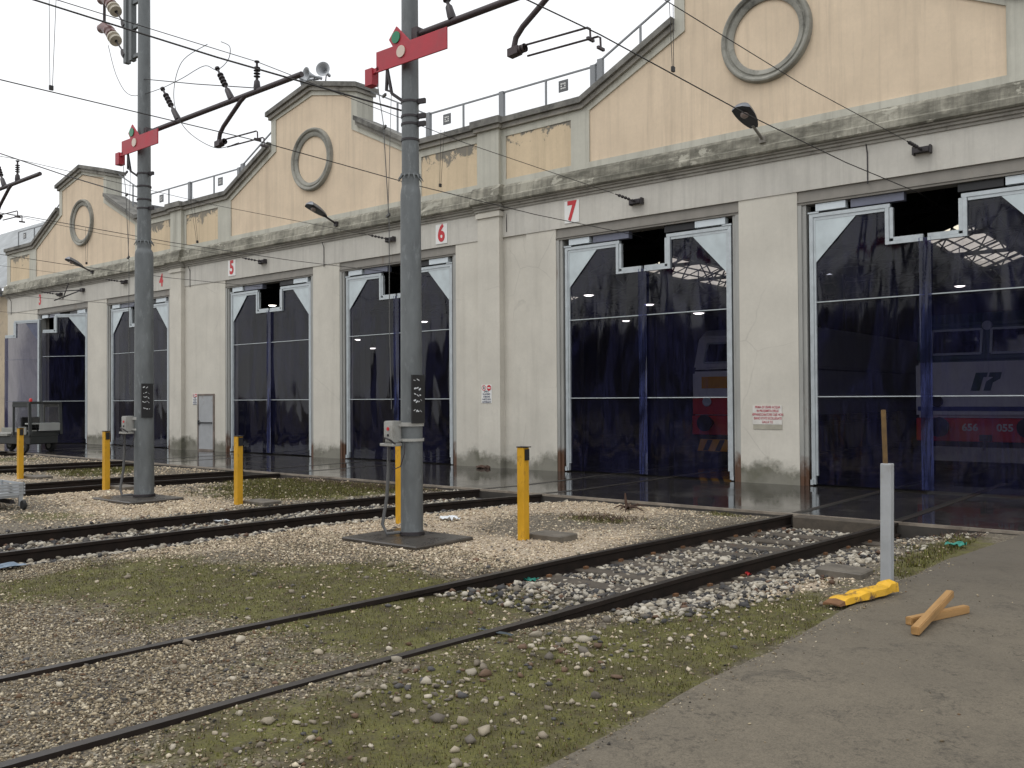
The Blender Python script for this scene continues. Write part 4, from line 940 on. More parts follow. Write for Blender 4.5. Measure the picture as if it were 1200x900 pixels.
for x, y, rx, lab in ((-6.92,9.15,.26,'flat dark concrete block beside the post nearest the camera'),(-13.10,9.14,.30,'flat dark concrete block beside the yellow post before door 5'),(-21.6,9.05,.35,'flat dark concrete block beside the farthest yellow post'),(-17.6,9.05,.30,'flat dark concrete block beside the yellow post left of the farther mast'),(-3.22,9.05,.24,'flat dark concrete block beside the grey post')):
    m = MB(); m.obox((x,y,-.01),(1,random.uniform(-.15,.15),0),(0,1,0),(0,0,1),rx*2,.36,.10); tag(m.build('concrete_block', M('damp_concrete_block',(.12,.105,.085),.6,var=.35,scale=6,bump=.3), bevel=.012), lab, 'block', 'concrete blocks beside the posts')
gx, gy = -2.70, 8.72
root = empty('grey_post', (gx,gy,0), 'square galvanised post with a thin rusty rod rising from its top', 'post')
m = MB(); m.obox((gx,gy,.46),(1,-.03,0),(.03,1,0),(.012,0,1),.095,.095,1.32); m.build('post', M('post_zinc',(.42,.44,.46),.5,.3,var=.12,scale=4,dirt=(.25,.24,.23)), root, bevel=.005)
m = MB(); m.tube([(gx-.005,gy,1.0),(gx-.02,gy,1.62)],.022,10); m.build('rod', M('ochre_rusty_rod',(.13,.075,.025),.7,var=.4,scale=10), root)
# fallen yellow sheath: a folded, dented strip lying on its back
m = MB(); A = Vector((-2.76,7.45,.015)); B_ = Vector((-2.54,8.27,.03)); d = (B_-A).normalized(); r = Vector((d.y,-d.x,0)); K = 22
for i in range(K+1):
    tt = i/K; c = A+(B_-A)*tt; hh = .075+.055*mnoise.noise((tt*5,0,8))+(.03 if tt > .9 else 0); wd = .085+.03*mnoise.noise((tt*5,3,1))
    if tt < .12: hh *= .35+5*tt
    m.v += [c-r*wd+Vector((0,0,.0)), c-r*wd*.95+Vector((0,0,hh*.75)), c-r*.01+Vector((0,0,hh)), c+r*wd*.9+Vector((0,0,hh*.8)), c+r*wd+Vector((0,0,.01)), c+r*(wd-.008)+Vector((0,0,.01)), c+Vector((0,0,hh-.012)), c-r*(wd-.008)+Vector((0,0,.0))]
m.f = [(i*8+k,i*8+(k+1)%8,(i+1)*8+(k+1)%8,(i+1)*8+k) for i in range(K) for k in range(8)]+[tuple(range(8)),tuple(K*8+k for k in range(8))]
shth = m.build('fallen_sheath', mYellowB); shth.data.materials.append(mRust)
for p_ in shth.data.polygons:
    if (p_.center-A).length < .13+.05*mnoise.noise(p_.center*9): p_.material_index = 1
tag(shth, 'dented yellow sheath lying on the pavement edge beside the grey post', 'post cover')
# two timbers, one lying across the other
def timber(p, q, w, lab):
    p, q = Vector(p), Vector(q); L = (q-p).length
    me = MB(); me.box(-w/2,w/2,-w/2,w/2,-L/2,L/2); o = me.build('timber_beam', mWoodB, bevel=.006, seg=2)
    o.location = (p+q)/2; o.rotation_mode = 'QUATERNION'; o.rotation_quaternion = (q-p).to_track_quat('Z','X'); tag(o, lab, 'timber', 'timbers on the pavement'); return o
timber((-2.08,7.20,.043),(-1.84,7.90,.043),.06,'sawn timber lying flat on the pavement underneath another')
timber((-1.95,6.90,.05),(-1.99,8.02,.124),.06,'longer sawn timber resting across another on the pavement')

# ------------------------------------------------------------------ far side of the yard: unseen shed and trees added for the doors to reflect
root = empty('opposite_shed', (-26,-26,0), 'long dark shed across the yard, showing only as a reflection in the blue doors', 'building')
m = MB(); m.box(-62,4,-32,-26,0,6.2); m.build('wall', M('shed_wall',(.10,.095,.09),.85,var=.3,scale=.6), root)
m = MB(); m.prismx([(-32.3,6.15),(-25.6,6.15),(-29,8.0)],-62.3,4.3); m.build('roof', M('shed_roof',(.07,.06,.055),.8), root)
def yard_tree(x, y, h, seed, label):
    root = empty('tree', (x,y,0), label, 'tree', 'trees across the yard'); rr = random.Random(seed)
    m = MB(); m.tube([(x,y,0),(x+.1,y,h*.35),(x,y+.1,h*.75)],[.22,.16,.06],8)
    tips = []
    for i in range(14):
        z = h*rr.uniform(.3,.7); a_ = rr.uniform(0,6.28); L = h*rr.uniform(.16,.32); q = Vector((x+math.cos(a_)*L,y+math.sin(a_)*L,z+L*rr.uniform(.5,1.1))); m.tube([(x,y,z),q],[.06,.02],5); tips.append(q)
    m.build('trunk', mTwig, root)
    m = MB()
    for q in tips:
        for i in range(110):
            p = q+Vector((rr.gauss(0,.55),rr.gauss(0,.55),rr.gauss(0,.5))); u_ = Vector((rr.gauss(0,1),rr.gauss(0,1),rr.gauss(0,1))).normalized(); r_ = u_.orthogonal().normalized(); m.add([p-r_*.11,p+r_*.11,p+u_*.26],[(0,1,2)])
    m.build('crown', M('dark_foliage',(.045,.05,.03),.8,var=.4), root)
for i,(x,h) in enumerate(((-9.5,9.5),(-14.2,11.5),(-21,10.2),(-33,11.8),(-44,10.5))):
    yard_tree(x,-23.5+.4*(i%2),h,20+i,'tree across the yard, showing only as a reflection in the blue doors')

# ------------------------------------------------------------------ small litter
def rock(m, p, s_, seed):
    t_ = bmesh.new(); bmesh.ops.create_icosphere(t_, subdivisions=1, radius=1); rr = random.Random(seed)
    vs_ = [Vector(p)+Vector((v.co.x*s_[0]*rr.uniform(.7,1.2),v.co.y*s_[1]*rr.uniform(.7,1.2),v.co.z*s_[2]*rr.uniform(.7,1.2))) for v in t_.verts]
    t_.verts.index_update(); m.add(vs_, [[v.index for v in f.verts] for f in t_.faces]); t_.free()
def crumple(name, x, y, rx, ry, rz, m_, lab, cat, seed):
    m = MB(); n3 = 7; rr = random.Random(seed); z0 = gh(x,y)+.02
    for j in range(n3):
        for i in range(n3): m.v.append((x+rx*(i/(n3-1)-.5)*2+rr.uniform(-.1,.1)*rx,y+ry*(j/(n3-1)-.5)*2+rr.uniform(-.1,.1)*ry,z0+rz*rr.random()))
    m.f = [(j*n3+i,j*n3+i+1,(j+1)*n3+i+1,(j+1)*n3+i) for j in range(n3-1) for i in range(n3-1)]
    tag(m.build(name,m_),lab,cat)
crumple('paper_litter',-9.1,9.55,.14,.10,.06,mPaper,'crumpled white paper on the pale gravel right of the nearest mast','litter',1)
crumple('red_litter',-4.27,9.05,.05,.05,.05,mRedPl,'small red scrap on the stones beside the nearest track','litter',2)
crumple('blue_sheet',-10.3,3.95,.16,.2,.04,mBluePl,'crumpled blue plastic sheet on the gravel at the left edge','litter',3)
crumple('blue_strip',-4.48,5.2,.16,.02,.01,M('faded_blue_strip',(.035,.05,.06),.6),'thin faded blue strip lying in the moss beside the nearest track','litter',4)
crumple('teal_litter',-5.85,7.35,.07,.06,.03,mTealPl,'teal scrap lying between the rails of the nearest track','litter',5)
crumple('teal_bag',-2.75,11.35,.10,.08,.05,mTealPl,'teal plastic scrap in the grass by the apron','litter',9)
crumple('white_litter',-12.6,8.0,.16,.10,.02,mPaper,'white paper scrap on the gravel before the slab of the farther mast','litter',6)
m = MB(); bx_, by_ = -7.75,12.2; z0 = gh(bx_,by_)
rr = random.Random(4)
for i in range(9):
    a_ = rr.uniform(0,6.28); L = rr.uniform(.2,.5); m.tube([(bx_,by_,z0+.03),(bx_+math.cos(a_)*L*.5,by_+math.sin(a_)*L*.5,z0+rr.uniform(.03,.10)),(bx_+math.cos(a_)*L,by_+math.sin(a_)*L,z0+rr.uniform(.0,.08))],[.022,.015,.006],6)
m.tube([(bx_,by_,z0),(bx_-.03,by_,z0+.14),(bx_-.05,by_+.02,z0+.26)],[.03,.02,.012],6)
tag(m.build('dead_root', mTwig),'dark dead root on the sandy gravel near the apron','root')
m = MB(); rock(m,(-15.05,16.95,.03),(.22,.14,.05),3); rock(m,(-14.85,16.95,.03),(.1,.1,.06),5); tag(m.build('rubbish_heap', mTwig),'small dark heap of rubbish at the foot of the pilaster','rubbish')

# ------------------------------------------------------------------ overhead wires
def wire(name, pts, r, label, parts=None, group='overhead wires'):
    pts = [Vector(p) for p in pts]; root = empty(name, pts[-1], label, 'wire', group)
    dense = []
    for a_, c_ in zip(pts, pts[1:]):
        L = (c_-a_).length; n3 = max(2,int(L/3)); sag = .0012*L*L if L < 14 else .0006*L*L*.3
        dense += [a_+(c_-a_)*(i/n3)-Vector((0,0,sag*4*(i/n3)*(1-i/n3))) for i in range(n3)]
    dense.append(pts[-1])
    m = MB(); m.tube(dense, r, 6); m.build('cable', mWire, root)
    return root
def anchor(root, p, back):
    p = Vector(p); m = MB(); m.box(p.x-.13,p.x+.13,Y0-.16,Y0-.02,p.z-.045,p.z+.045); m.box(p.x-.16,p.x-.13,Y0-.14,Y0-.02,p.z-.07,p.z+.07); m.box(p.x+.13,p.x+.16,Y0-.14,Y0-.02,p.z-.07,p.z+.07); m.build('anchor_bracket', mDarkM, root)
    d = (Vector(back)-p).normalized(); s_ = p+Vector((0,-.16,0)); m = MB()
    m.lathe([(.012,0),(.03,.03),(.03,.08),(.012,.1)]+[e for k in range(4) for e in ((.014,.16+.1*k),(.034,.18+.1*k),(.034,.21+.1*k),(.014,.23+.1*k))]+[(.012,.62)], s_, d, 10); m.build('insulator', mDarkM, root, smooth=True)
W = {8:((-5.43,8.08,5.66),(-4.72,17.3,5.42),(-5.4,9.0,6.47),(-4.64,17.3,6.17)),
     7:((-12.04,8.35,5.80),(-10.80,17.3,5.40),(-12.08,8.35,7.06),(-10.64,17.3,6.10)),
     6:((-20.3,8.3,5.70),(-18.75,17.3,5.30),(-20.88,8.3,7.04),(-18.63,17.3,6.19)),
     5:((-25.9,8.3,5.75),(-24.55,17.3,5.35),(-25.9,8.3,6.9),(-24.63,17.3,6.18)),
     4:((-34.0,8.3,5.75),(-32.8,17.3,5.35),(-34.6,8.3,6.9),(-33.56,17.3,6.30)),
     3:((-40.2,8.3,5.75),(-39.1,17.3,5.35),(-40.3,8.3,6.9),(-39.07,17.3,6.25))}
for k,(ca,cb,ma,mb_) in W.items():
    ca, cb, ma, mb_ = map(Vector,(ca,cb,ma,mb_))
    nm = 'the nearest track' if k == 8 else 'the track to door %d'%k
    back = ca+(ca-cb)*2.0; back.x = ca.x-.25; back.z = ca.z+.05
    if k == 8: back = ca+(ca-cb)*2.2
    cb2 = cb+Vector((.05,3.0,-.05))
    rt_ = wire('contact_wire', [back,ca,cb,cb2], .0075, 'lower overhead wire running over %s into the hall'%nm)
    mbk = ma+(ma-mb_)*2.0; mbk.x = ma.x-.2; mbk.z = ma.z-.05
    if k == 8: mbk = ma+(ma-mb_)*2.2
    e = mb_+Vector((0,-.75,0))*0+ (ma-mb_).normalized()*.72+Vector((0,-.12,0))
    rm = wire('messenger_wire', [mbk,ma,e], .006, 'upper overhead wire over %s, tied to a bracket on the frieze'%nm)
    anchor(rm, mb_, ma)
    for y in ((5.2,11.9) if k != 8 else (9.45,)):
        m = MB()
        tq = (y-ca.y)/(cb.y-ca.y); c = ca+(cb-ca)*tq; tm = (y-ma.y)/(mb_.y-ma.y); u_ = ma+(mb_-ma)*tm
        if y < ca.y: c = ca+(back-ca)*((y-ca.y)/(back.y-ca.y)); u_ = ma+(mbk-ma)*((y-ma.y)/(mbk.y-ma.y))
        m.tube([c,u_],.004,5); m.tube([c+Vector((0,.03,0)),u_+Vector((0,.09,0))],.004,5); m.obox(c+Vector((0,.015,.02)),(1,0,0),(0,1,0),(0,0,1),.03,.05,.06)
        m.build('dropper', mWire, rm)
f = wire('feeder_cable', [(-17.4,-1.0,8.95),(-12.2,5.05,6.96),(-8.47,8.03,5.46)],.012,'thick feeder cable coming down to the nearest mast'); 
f = wire('feeder_cable', [(-24.5,1.2,7.4),(-20,7.61,6.87),(-15.66,8.3,5.44)],.012,'thick feeder cable coming down to the mast before door 4')
f = wire('stay_wire', [(-15.45,8.3,7.55),(-12.14,8.35,6.66)],.008,'thin stay from the mast before door 4 to its long arm')
f = wire('span_wire', [(-9.5,3.2,8.1),(-8.2,4.5,9.2)],.006,'thin wire crossing the top left corner of the sky') if False else None
# jumper loops on the arm of the farther mast
root = empty('jumper_wire', (-12.8,8.35,6.6), 'thin looping jumper wires between the insulators of the mast before door 4', 'wire', 'overhead wires')
def curve3(pts, n3=26):
    pts = [Vector(p) for p in pts]; out = []
    for i in range(len(pts)-1):
        p0, p1, p2, p3 = pts[max(0,i-1)], pts[i], pts[i+1], pts[min(len(pts)-1,i+2)]
        for k in range(8):
            t_ = k/8; out.append(.5*((2*p1)+(-p0+p2)*t_+(2*p0-5*p1+4*p2-p3)*t_*t_+(-p0+3*p1-3*p2+p3)*t_**3))
    return out+[pts[-1]]
iA, iB = Vector((-14.92,8.35,7.28)), Vector((-13.2,8.35,7.2))
m = MB(); m.tube(curve3([(-16.9,8.35,8.55),(-16.55,8.35,7.85),(-15.9,8.3,7.35),iA]),.006,5); m.tube(curve3([iA,(-14.2,8.3,7.27),(-13.5,8.3,7.32),iB,(-12.8,8.3,7.25),(-12.75,8.3,7.45),(-13.0,8.3,7.6)]),.006,5)
m.tube(curve3([(-13.4,8.3,7.66),(-14.2,8.3,7.55),(-14.45,8.3,7.0),(-14.1,8.3,6.4),(-13.2,8.3,5.9),(-12.5,8.3,5.85)]),.006,5)
m.build('loop', mWire, root)
# small branched fitting on the frieze above the third door
root = empty('wall_bracket', (-37.0,Y0,6.27), 'branched dark line fitting on the frieze right of number 3', 'bracket')
m = MB(); m.box(-37.12,-36.9,Y0-.14,Y0-.02,6.2,6.34); m.bar((-37.0,Y0-.1,6.27),(-38.3,Y0-1.0,6.2),.04); m.bar((-37.0,Y0-.1,6.27),(-37.9,Y0-.8,5.85),.04); m.bar((-37.6,Y0-.6,5.9),(-37.3,Y0-.5,6.55),.03); m.build('rods', mDarkM, root)

# ------------------------------------------------------------------ platform truck and slatted cart
C0 = Vector((-31.75,13.05,0)); dF = Vector((math.cos(R(15)),math.sin(R(15)),0)); dN = Vector((-dF.y,dF.x,0)); Zu = Vector((0,0,1))
root = empty('platform_truck', C0-dF*1.4+dN*.6, 'small dark electric platform truck with roofed cab and red beacon, parked before door 3', 'truck')
def P3(a_, c_, z): return C0-dF*a_+dN*c_+Zu*z     # a: back from the front, c: across, z: up
m = MB(); m.obox(P3(1.45,.6,.42),dF,dN,Zu,2.7,1.1,.26); m.obox(P3(.55,.6,.62),dF,dN,Zu,.9,1.14,.18); m.build('body', mTruck, root, bevel=.02)
m = MB(); m.obox(P3(2.1,.6,.60),dF,dN,Zu,1.9,1.2,.09); m.obox(P3(2.1,1.18,.72),dF,dN,Zu,1.9,.04,.16); m.build('platform', mDeck, root, bevel=.008)
m = MB(); m.obox(P3(.45,.6,1.69),dF,dN,Zu,.90,1.24,.08); m.obox(P3(.45,.0,1.60),dF,dN,Zu,.90,.05,.12); m.obox(P3(.45,1.2,1.60),dF,dN,Zu,.90,.05,.12); m.build('cab_roof', mTruck, root, bevel=.02, seg=2)
for a_, c_, lean in ((.06,.0,-.05),(.06,1.18,-.05),(.86,.02,0),(.86,1.18,0)):
    m = MB(); m.bar(P3(a_+lean,c_,.6),P3(a_,c_,1.68),.085 if a_ < .5 else .06); m.build('cab_post', mTruck, root)
m = MB(); m.obox(P3(.02,.75,.86),dF,dN,Zu,.05,.8,.26); m.obox(P3(.2,.6,.98),dF,dN,Zu,.3,1.1,.05); m.build('front_panel', M('pale_truck_panel',(.34,.35,.34),.5,var=.1), root, bevel=.01)
m = MB(); m.add([P3(.01,.06,1.02),P3(.01,1.14,1.02),P3(.05,1.14,1.66),P3(.05,.06,1.66)],[(0,1,2,3)]); m.build('windscreen', mCabGlass, root)
m = MB(); m.add([P3(.86,.06,.75),P3(.86,1.14,.75),P3(.86,1.14,1.64),P3(.86,.06,1.64)],[(0,1,2,3)]); m.build('rear_window', mCabGlass, root)
m = MB(); m.obox(P3(.60,.6,.80),dF,dN,Zu,.36,.7,.10); m.obox(P3(.80,.6,1.02),dF,dN,Zu,.08,.7,.36); m.build('seat', mBlack, root, bevel=.02)
m = MB(); m.obox(P3(.38,-.005,.75),dF,dN,Zu,.36,.03,.26); m.build('side_plate', mDeck, root)
m = MB(); m.lathe([(0,0),(.05,0),(.055,.06),(.04,.10),(0,.12)],P3(.45,.35,1.73),Zu,12); m.build('beacon', mRedPl, root, smooth=True)
m = MB(); m.tube([P3(.3,.5,.7),P3(.42,.5,1.0)],.02,8); m.lathe([(.13,0),(.15,.01),(.13,.02)],P3(.42,.5,1.0),P3(.45,.5,1.1)-P3(.4,.5,1.0),16); m.build('steering_wheel', mBlack, root)
for a_ in (.45,2.45):
    for c_ in (.04,1.05):
        m = MB(); o = P3(a_,c_,.21); m.lathe([(0,0),(.12,0),(.20,.01),(.21,.03),(.21,.11),(.19,.13),(0,.13)],o,dN,20); wl = m.build('wheel', mTyre, root, smooth=True)
        m = MB(); m.disc(o-dN*.004,-dN,.10,.006,16); m.build('rim', mDeck, wl)
# cart
root = empty('slatted_cart', (-15.4,5.95,gh(-15,5.9)), 'low slatted aluminium trolley with small wheels at the left edge', 'cart')
zg = gh(-15,5.9)
m = MB(); m.box(-17.7,-15.75,5.62,6.35,zg+.20,zg+.24); m.build('deck', mAlu, root)
m = MB()
for k in range(4): m.box(-17.7,-15.73,6.36,6.385,zg+.25+.05*k,zg+.285+.05*k)
for x in (-17.5,-16.6,-15.77): m.box(x-.03,x+.03,6.34,6.36,zg+.2,zg+.44)
m.build('side_board', mAlu, root)
m = MB()
for k in range(4): m.box(-15.735,-15.71,5.64,6.34,zg+.25+.05*k,zg+.285+.05*k)
for y in (5.66,6.32): m.box(-15.76,-15.737,y-.03,y+.03,zg+.05,zg+.44)
m.build('end_board', mAlu, root)
m = MB(); m.bar((-17.5,5.8,zg+.13),(-15.77,5.8,zg+.13),.06); m.bar((-17.5,6.2,zg+.13),(-15.77,6.2,zg+.13),.06); m.build('underframe', mDarkM, root)
for x in (-17.2,-15.6):
    for y in (5.68,6.3):
        m = MB(); m.lathe([(0,0),(.075,0),(.08,.01),(.08,.04),(.075,.05),(0,.05)],(x,y-.02,zg+.085),(0,1,0),16); m.build('wheel', mTyre, root, smooth=True)
m = MB(); m.bar((-15.77,5.7,zg+.13),(-15.58,5.7,zg+.10),.04); m.build('tow_fork', mAlu, root)

# ------------------------------------------------------------------ locomotives inside the hall
def loco(xc, yf, scheme, label):
    root = empty('locomotive', (xc,yf,0), label, 'locomotive', 'locomotives inside the hall')
    hw = 1.48; old = scheme == 'grey'
    up_m = mLocoGreen if old else mLocoG; low_m = mLocoG if old else mLocoG
    prof = [(0,1.25),(0,2.5),(.18,3.35),(.5,3.62),(16,3.62),(16,1.25)] if old else [(0,1.25),(.0,2.45),(.35,3.4),(.8,3.62),(16,3.62),(16,1.25)]
    m = MB(); m.prismx([(yf+a_,z) for a_,z in prof[:2]]+[(yf+16,2.5),(yf+16,1.25)], xc-hw, xc+hw); m.build('lower_body', low_m, root, bevel=.06, seg=2)
    m = MB(); m.prismx([(yf+.004,2.502),(yf+.18,3.35),(yf+.5,3.62),(yf+15.99,3.62),(yf+15.99,2.502)] if old else [(yf+.004,2.502),(yf+.35,3.4),(yf+.8,3.62),(yf+15.99,3.62),(yf+15.99,2.502)], xc-hw+.02, xc+hw-.02); m.build('upper_body', up_m, root, bevel=.06, seg=2)
    sl = (.18 if old else .35)/.85
    for s_ in (-1,1):
        x0, x1 = sorted((xc+s_*.10, xc+s_*1.12)); za, zb_ = 2.68,3.22
        m = MB(); ya, yb = yf+(za-2.5)*sl, yf+(zb_-2.5)*sl
        m.add([(x0,ya-.02,za),(x1,ya-.02,za),(x1,yb-.02,zb_),(x0,yb-.02,zb_),(x0,ya+.1,za),(x1,ya+.1,za),(x1,yb+.1,zb_),(x0,yb+.1,zb_)],[(0,1,2,3),(7,6,5,4),(0,4,5,1),(1,5,6,2),(2,6,7,3),(3,7,4,0)]); ws = m.build('windscreen', mGlassD, root)
        m = MB(); 
        for (p,q) in (((x0,ya,za),(x1,ya,za)),((x1,ya,za),(x1,yb,zb_)),((x1,yb,zb_),(x0,yb,zb_)),((x0,yb,zb_),(x0,ya,za))): m.bar((p[0],p[1]-.03,p[2]),(q[0],q[1]-.03,q[2]),.05,.05)
        m.build('windscreen_frame', mSilver, ws)
        m = MB(); o = (xc+s_*1.0,yf-.02,1.62); m.lathe([(.0,.0),(.12,.0),(.13,-.05),(.10,-.06),(0,-.05)],o,(0,1,0),16); m.build('headlight', mClearLens if not old else mDarkM, root)
        m = MB(); o = (xc+s_*.88,yf-.05,1.05); m.lathe([(.09,0),(.09,-.35),(.22,-.36),(.22,-.41),(0,-.43)],o,(0,1,0),18); m.build('buffer', mDarkM, root, smooth=True)
        m = MB(); m.box(xc+s_*.75-.06,xc+s_*.75+.06,yf+.5,yf+15,.15,.9); m.build('bogie', mDarkM, root)
    m = MB(); m.lathe([(.0,-.03),(.10,-.03),(.11,.02),(.10,.06)],(xc,yf+.15,3.30),(0,1,0),16); m.build('headlight', mClearLens, root)
    m = MB(); m.box(xc-hw+.02,xc+hw-.02,yf-.05,yf+.3,.72,1.24); bb = m.build('buffer_beam', mLocoR, root, bevel=.02)
    m = MB(); m.box(xc-.11,xc+.11,yf-.20,yf-.06,.74,.88); m.tube([(xc,yf-.18,.80),(xc,yf-.30,.72),(xc,yf-.28,.55)],.03,8); m.build('coupling', mDarkM, root)
    m = MB(); m.prism([(xc-1.3,.28),(xc+1.3,.28),(xc+1.2,.6),(xc-1.2,.6)],yf-.06,yf-.02); pl = m.build('snow_plough', mBoxG if old else mLocoY, root)
    if not old:
        q = MB()
        for i in range(-3,4): q.prism([(xc+.36*i-.05,.29),(xc+.36*i+.10,.29),(xc+.36*i+.25,.59),(xc+.36*i+.10,.59)],yf-.068,yf-.062)
        q.build('warning_stripes', mBlack, pl)
        MB().box(xc-hw+.3,xc+hw-.3,yf-.012,yf-.002,1.98,2.30).build('yellow_band', mLocoY, root)
        MB().box(xc-hw+.03,xc+hw-.03,yf-.012,yf-.002,1.27,1.74).build('red_band', mLocoR, root)
    else:
        MB().box(xc-hw+.05,xc+hw-.05,yf-.012,yf-.002,1.40,1.50).build('blue_band', mLocoBl, root)
        text('running_number', '656      055', .22, (xc+.02,yf-.06,1.03), mWhiteP, bb, bold=.006)
        # slanted two-letter emblem
        e = MB(); sh = lambda pts: [(xc+x+.28*(z),2.05+z) for x,z in pts]
        e.prism(sh([(-.26,-.2),(-.08,-.2),(-.08,.1),(-.02,.1),(-.02,.2),(-.26,.2)]),yf-.014,yf-.004)
        e.prism(sh([(.0,-.2),(.14,-.2),(.14,-.02),(.26,.06),(.26,.2),(.02,.2),(.02,.1),(.12,.1),(.0,.0)]),yf-.014,yf-.004)
        e.build('emblem', mLocoGreen, root)
    return root
loco(-4.66,22.0,'grey','grey and red locomotive numbered 656 055 behind the nearest blue door')
loco(-10.62,22.4,'yellow','grey, yellow and red locomotive behind the door numbered 7')

# ------------------------------------------------------------------ lamps hanging in the hall
LAMPS = [(-20.8,30,5.87,'left end of the row behind door 7'),(-20.4,34,5.77,'above the middle of door 7'),(-15.9,30,4.83,'right side of door 7'),(-25.4,40,5.73,'just under the bar of door 7'),(-29.3,40,5.08,'lowest behind door 7'),
         (-13.1,34,4.34,'left edge of the nearest door'),(-34.8,30,4.73,'left part of door 6'),(-38.3,34,4.59,'second from left of door 6'),(-39.2,28,6.6,'upper right of door 5'),(-30.2,30,5.36,'right of the mast before door 6'),(-9.4,40,6.2,'above the grey locomotive')]
l0 = None
for i,(x,y,z,wh) in enumerate(LAMPS):
    lab = 'lit hall lamp seen through the blue sheet, '+wh
    if l0 is None:
        l0 = empty('hall_lamp', (x,y,z), lab, 'lamp', 'lit lamps inside the hall')
        m = MB(); m.lathe([(.04,.35),(.05,.25),(.1,.18),(.24,.02),(.25,0),(.21,0)],(x,y,z),(0,0,1),18); m.tube([(x,y,z+.4),(x,y,z+1.6)],.02,6); m.build('shade', mLampDark, l0, smooth=True)
        m = MB(); m.lathe([(.0,-.04),(.12,-.035),(.2,0),(.2,.01),(0,.02)],(x,y,z),(0,0,1),18); m.build('bulb', mEmit, l0, smooth=True)
    else:
        o = copy_tree(l0); o.location = (x,y,z); o['label'] = lab

# ------------------------------------------------------------------ gravel, ballast, grass (nobody could count them)
ICO = bmesh.new(); bmesh.ops.create_icosphere(ICO, subdivisions=1, radius=1); ICO.verts.index_update()
IV = np.array([v.co[:] for v in ICO.verts]); IF = np.array([[v.index for v in f.verts] for f in ICO.faces]); ICO.free()
OV = np.array([(1,0,0),(-1,0,0),(0,1,0),(0,-1,0),(0,0,1),(0,0,-1)],float); OF = np.array([(0,2,4),(2,1,4),(1,3,4),(3,0,4),(2,0,5),(1,2,5),(3,1,5),(0,3,5)])
def mesh_from_np(name, V, Fc, colr, m):
    me = bpy.data.meshes.new(name); nv, nf = len(V), len(Fc); k = Fc.shape[1]
    me.vertices.add(nv); me.vertices.foreach_set('co', V.astype(np.float32).ravel())
    me.loops.add(nf*k); me.loops.foreach_set('vertex_index', Fc.astype(np.int32).ravel())
    me.polygons.add(nf); me.polygons.foreach_set('loop_start', np.arange(0,nf*k,k,dtype=np.int32))
    me.update(calc_edges=True); me.validate()
    a_ = me.attributes.new('col','FLOAT_COLOR','POINT'); a_.data.foreach_set('color', np.concatenate([colr,np.ones((nv,1))],1).astype(np.float32).ravel())
    me.materials.append(m); o = bpy.data.objects.new(name, me); COL.objects.link(o); return o
CV = np.array([(x,y,z) for z in (-1,1) for x,y in ((-1,-1),(1,-1),(1,1),(-1,1))],float)*.72; CF = np.array([(0,2,1),(0,3,2),(4,5,6),(4,6,7),(0,1,5),(0,5,4),(1,2,6),(1,6,5),(2,3,7),(2,7,6),(3,0,4),(3,4,7)])
PALS = {'mix':([(.60,.55,.46),(.42,.365,.275),(.26,.215,.155),(.14,.115,.082),(.045,.043,.042),(.14,.085,.05)],[.15,.24,.25,.2,.10,.06]),
        'pale':([(.66,.59,.48),(.56,.48,.37),(.45,.37,.275),(.30,.25,.19),(.1,.095,.09)],[.28,.34,.24,.10,.04]),
        'loose':([(.60,.56,.49),(.50,.45,.37),(.34,.30,.25),(.11,.11,.12),(.21,.19,.17),(.2,.13,.09)],[.24,.26,.2,.09,.16,.05]),
        'ballast':([(.62,.59,.53),(.50,.46,.39),(.32,.29,.25),(.065,.065,.072),(.11,.105,.105),(.15,.09,.06)],[.27,.20,.12,.20,.15,.06])}
def stones(name, pts, sizes, pal, tmpl, sink=.3):
    Vt, Ft = tmpl; n3 = len(pts); K = len(Vt)
    ang = rng.uniform(0,2*np.pi,(n3,3)); c, s_ = np.cos(ang), np.sin(ang)
    Rz = np.zeros((n3,3,3)); Rz[:,0,0]=c[:,0];Rz[:,0,1]=-s_[:,0];Rz[:,1,0]=s_[:,0];Rz[:,1,1]=c[:,0];Rz[:,2,2]=1
    tl = (ang[:,1]-np.pi)*.25; Rx = np.zeros((n3,3,3)); Rx[:,0,0]=1;Rx[:,1,1]=np.cos(tl);Rx[:,1,2]=-np.sin(tl);Rx[:,2,1]=np.sin(tl);Rx[:,2,2]=np.cos(tl)
    sc3 = np.stack([sizes*rng.uniform(.8,1.3,n3), sizes*rng.uniform(.65,1.0,n3), sizes*rng.uniform(.45,.75,n3)],1)
    jit = 1+rng.uniform(-.52,.36,(n3,K,3)); L = Vt[None]*jit*sc3[:,None,:]
    L = np.einsum('nij,nkj->nki', Rz@Rx, L)
    P = np.array(pts); P[:,2] += sizes*(.6-sink)
    V = (L+P[:,None,:]).reshape(-1,3); Fc = (Ft[None]+(np.arange(n3)*K)[:,None,None]).reshape(-1,3)
    cols, pr = PALS[pal]; ci = rng.choice(len(cols), n3, p=np.array(pr)/sum(pr)); cc = np.array(cols)[ci]*rng.uniform(.7,1.15,(n3,1))*({'mix':np.array([1.04,.99,.87]),'loose':np.array([.78,.745,.67]),'ballast':np.array([.82,.79,.73]),'pale':np.array([1.15,1.10,1.02])}.get(pal,1.0))
    return mesh_from_np(name, V, Fc, np.repeat(np.clip(cc,0,.8),K,0), mStone)
def scatter(n3, x0, x1, y0, y1, dens, maxtry=12):
    out = []
    tot = 0
    while len(out) < n3 and tot < n3*maxtry:
        tot += 1; x, y = rng.uniform(x0,x1), rng.uniform(y0,y1)
        if rng.random() < dens(x,y): out.append((x,y,gh(x,y)))
    return out
def on_rail(x, y, tol=.05):
    for k in (8,7,6,5): 
        dx = abs(abs(x-lerp_pts(y,TR[k]))-.755)
        if dx < tol: return True
    return False
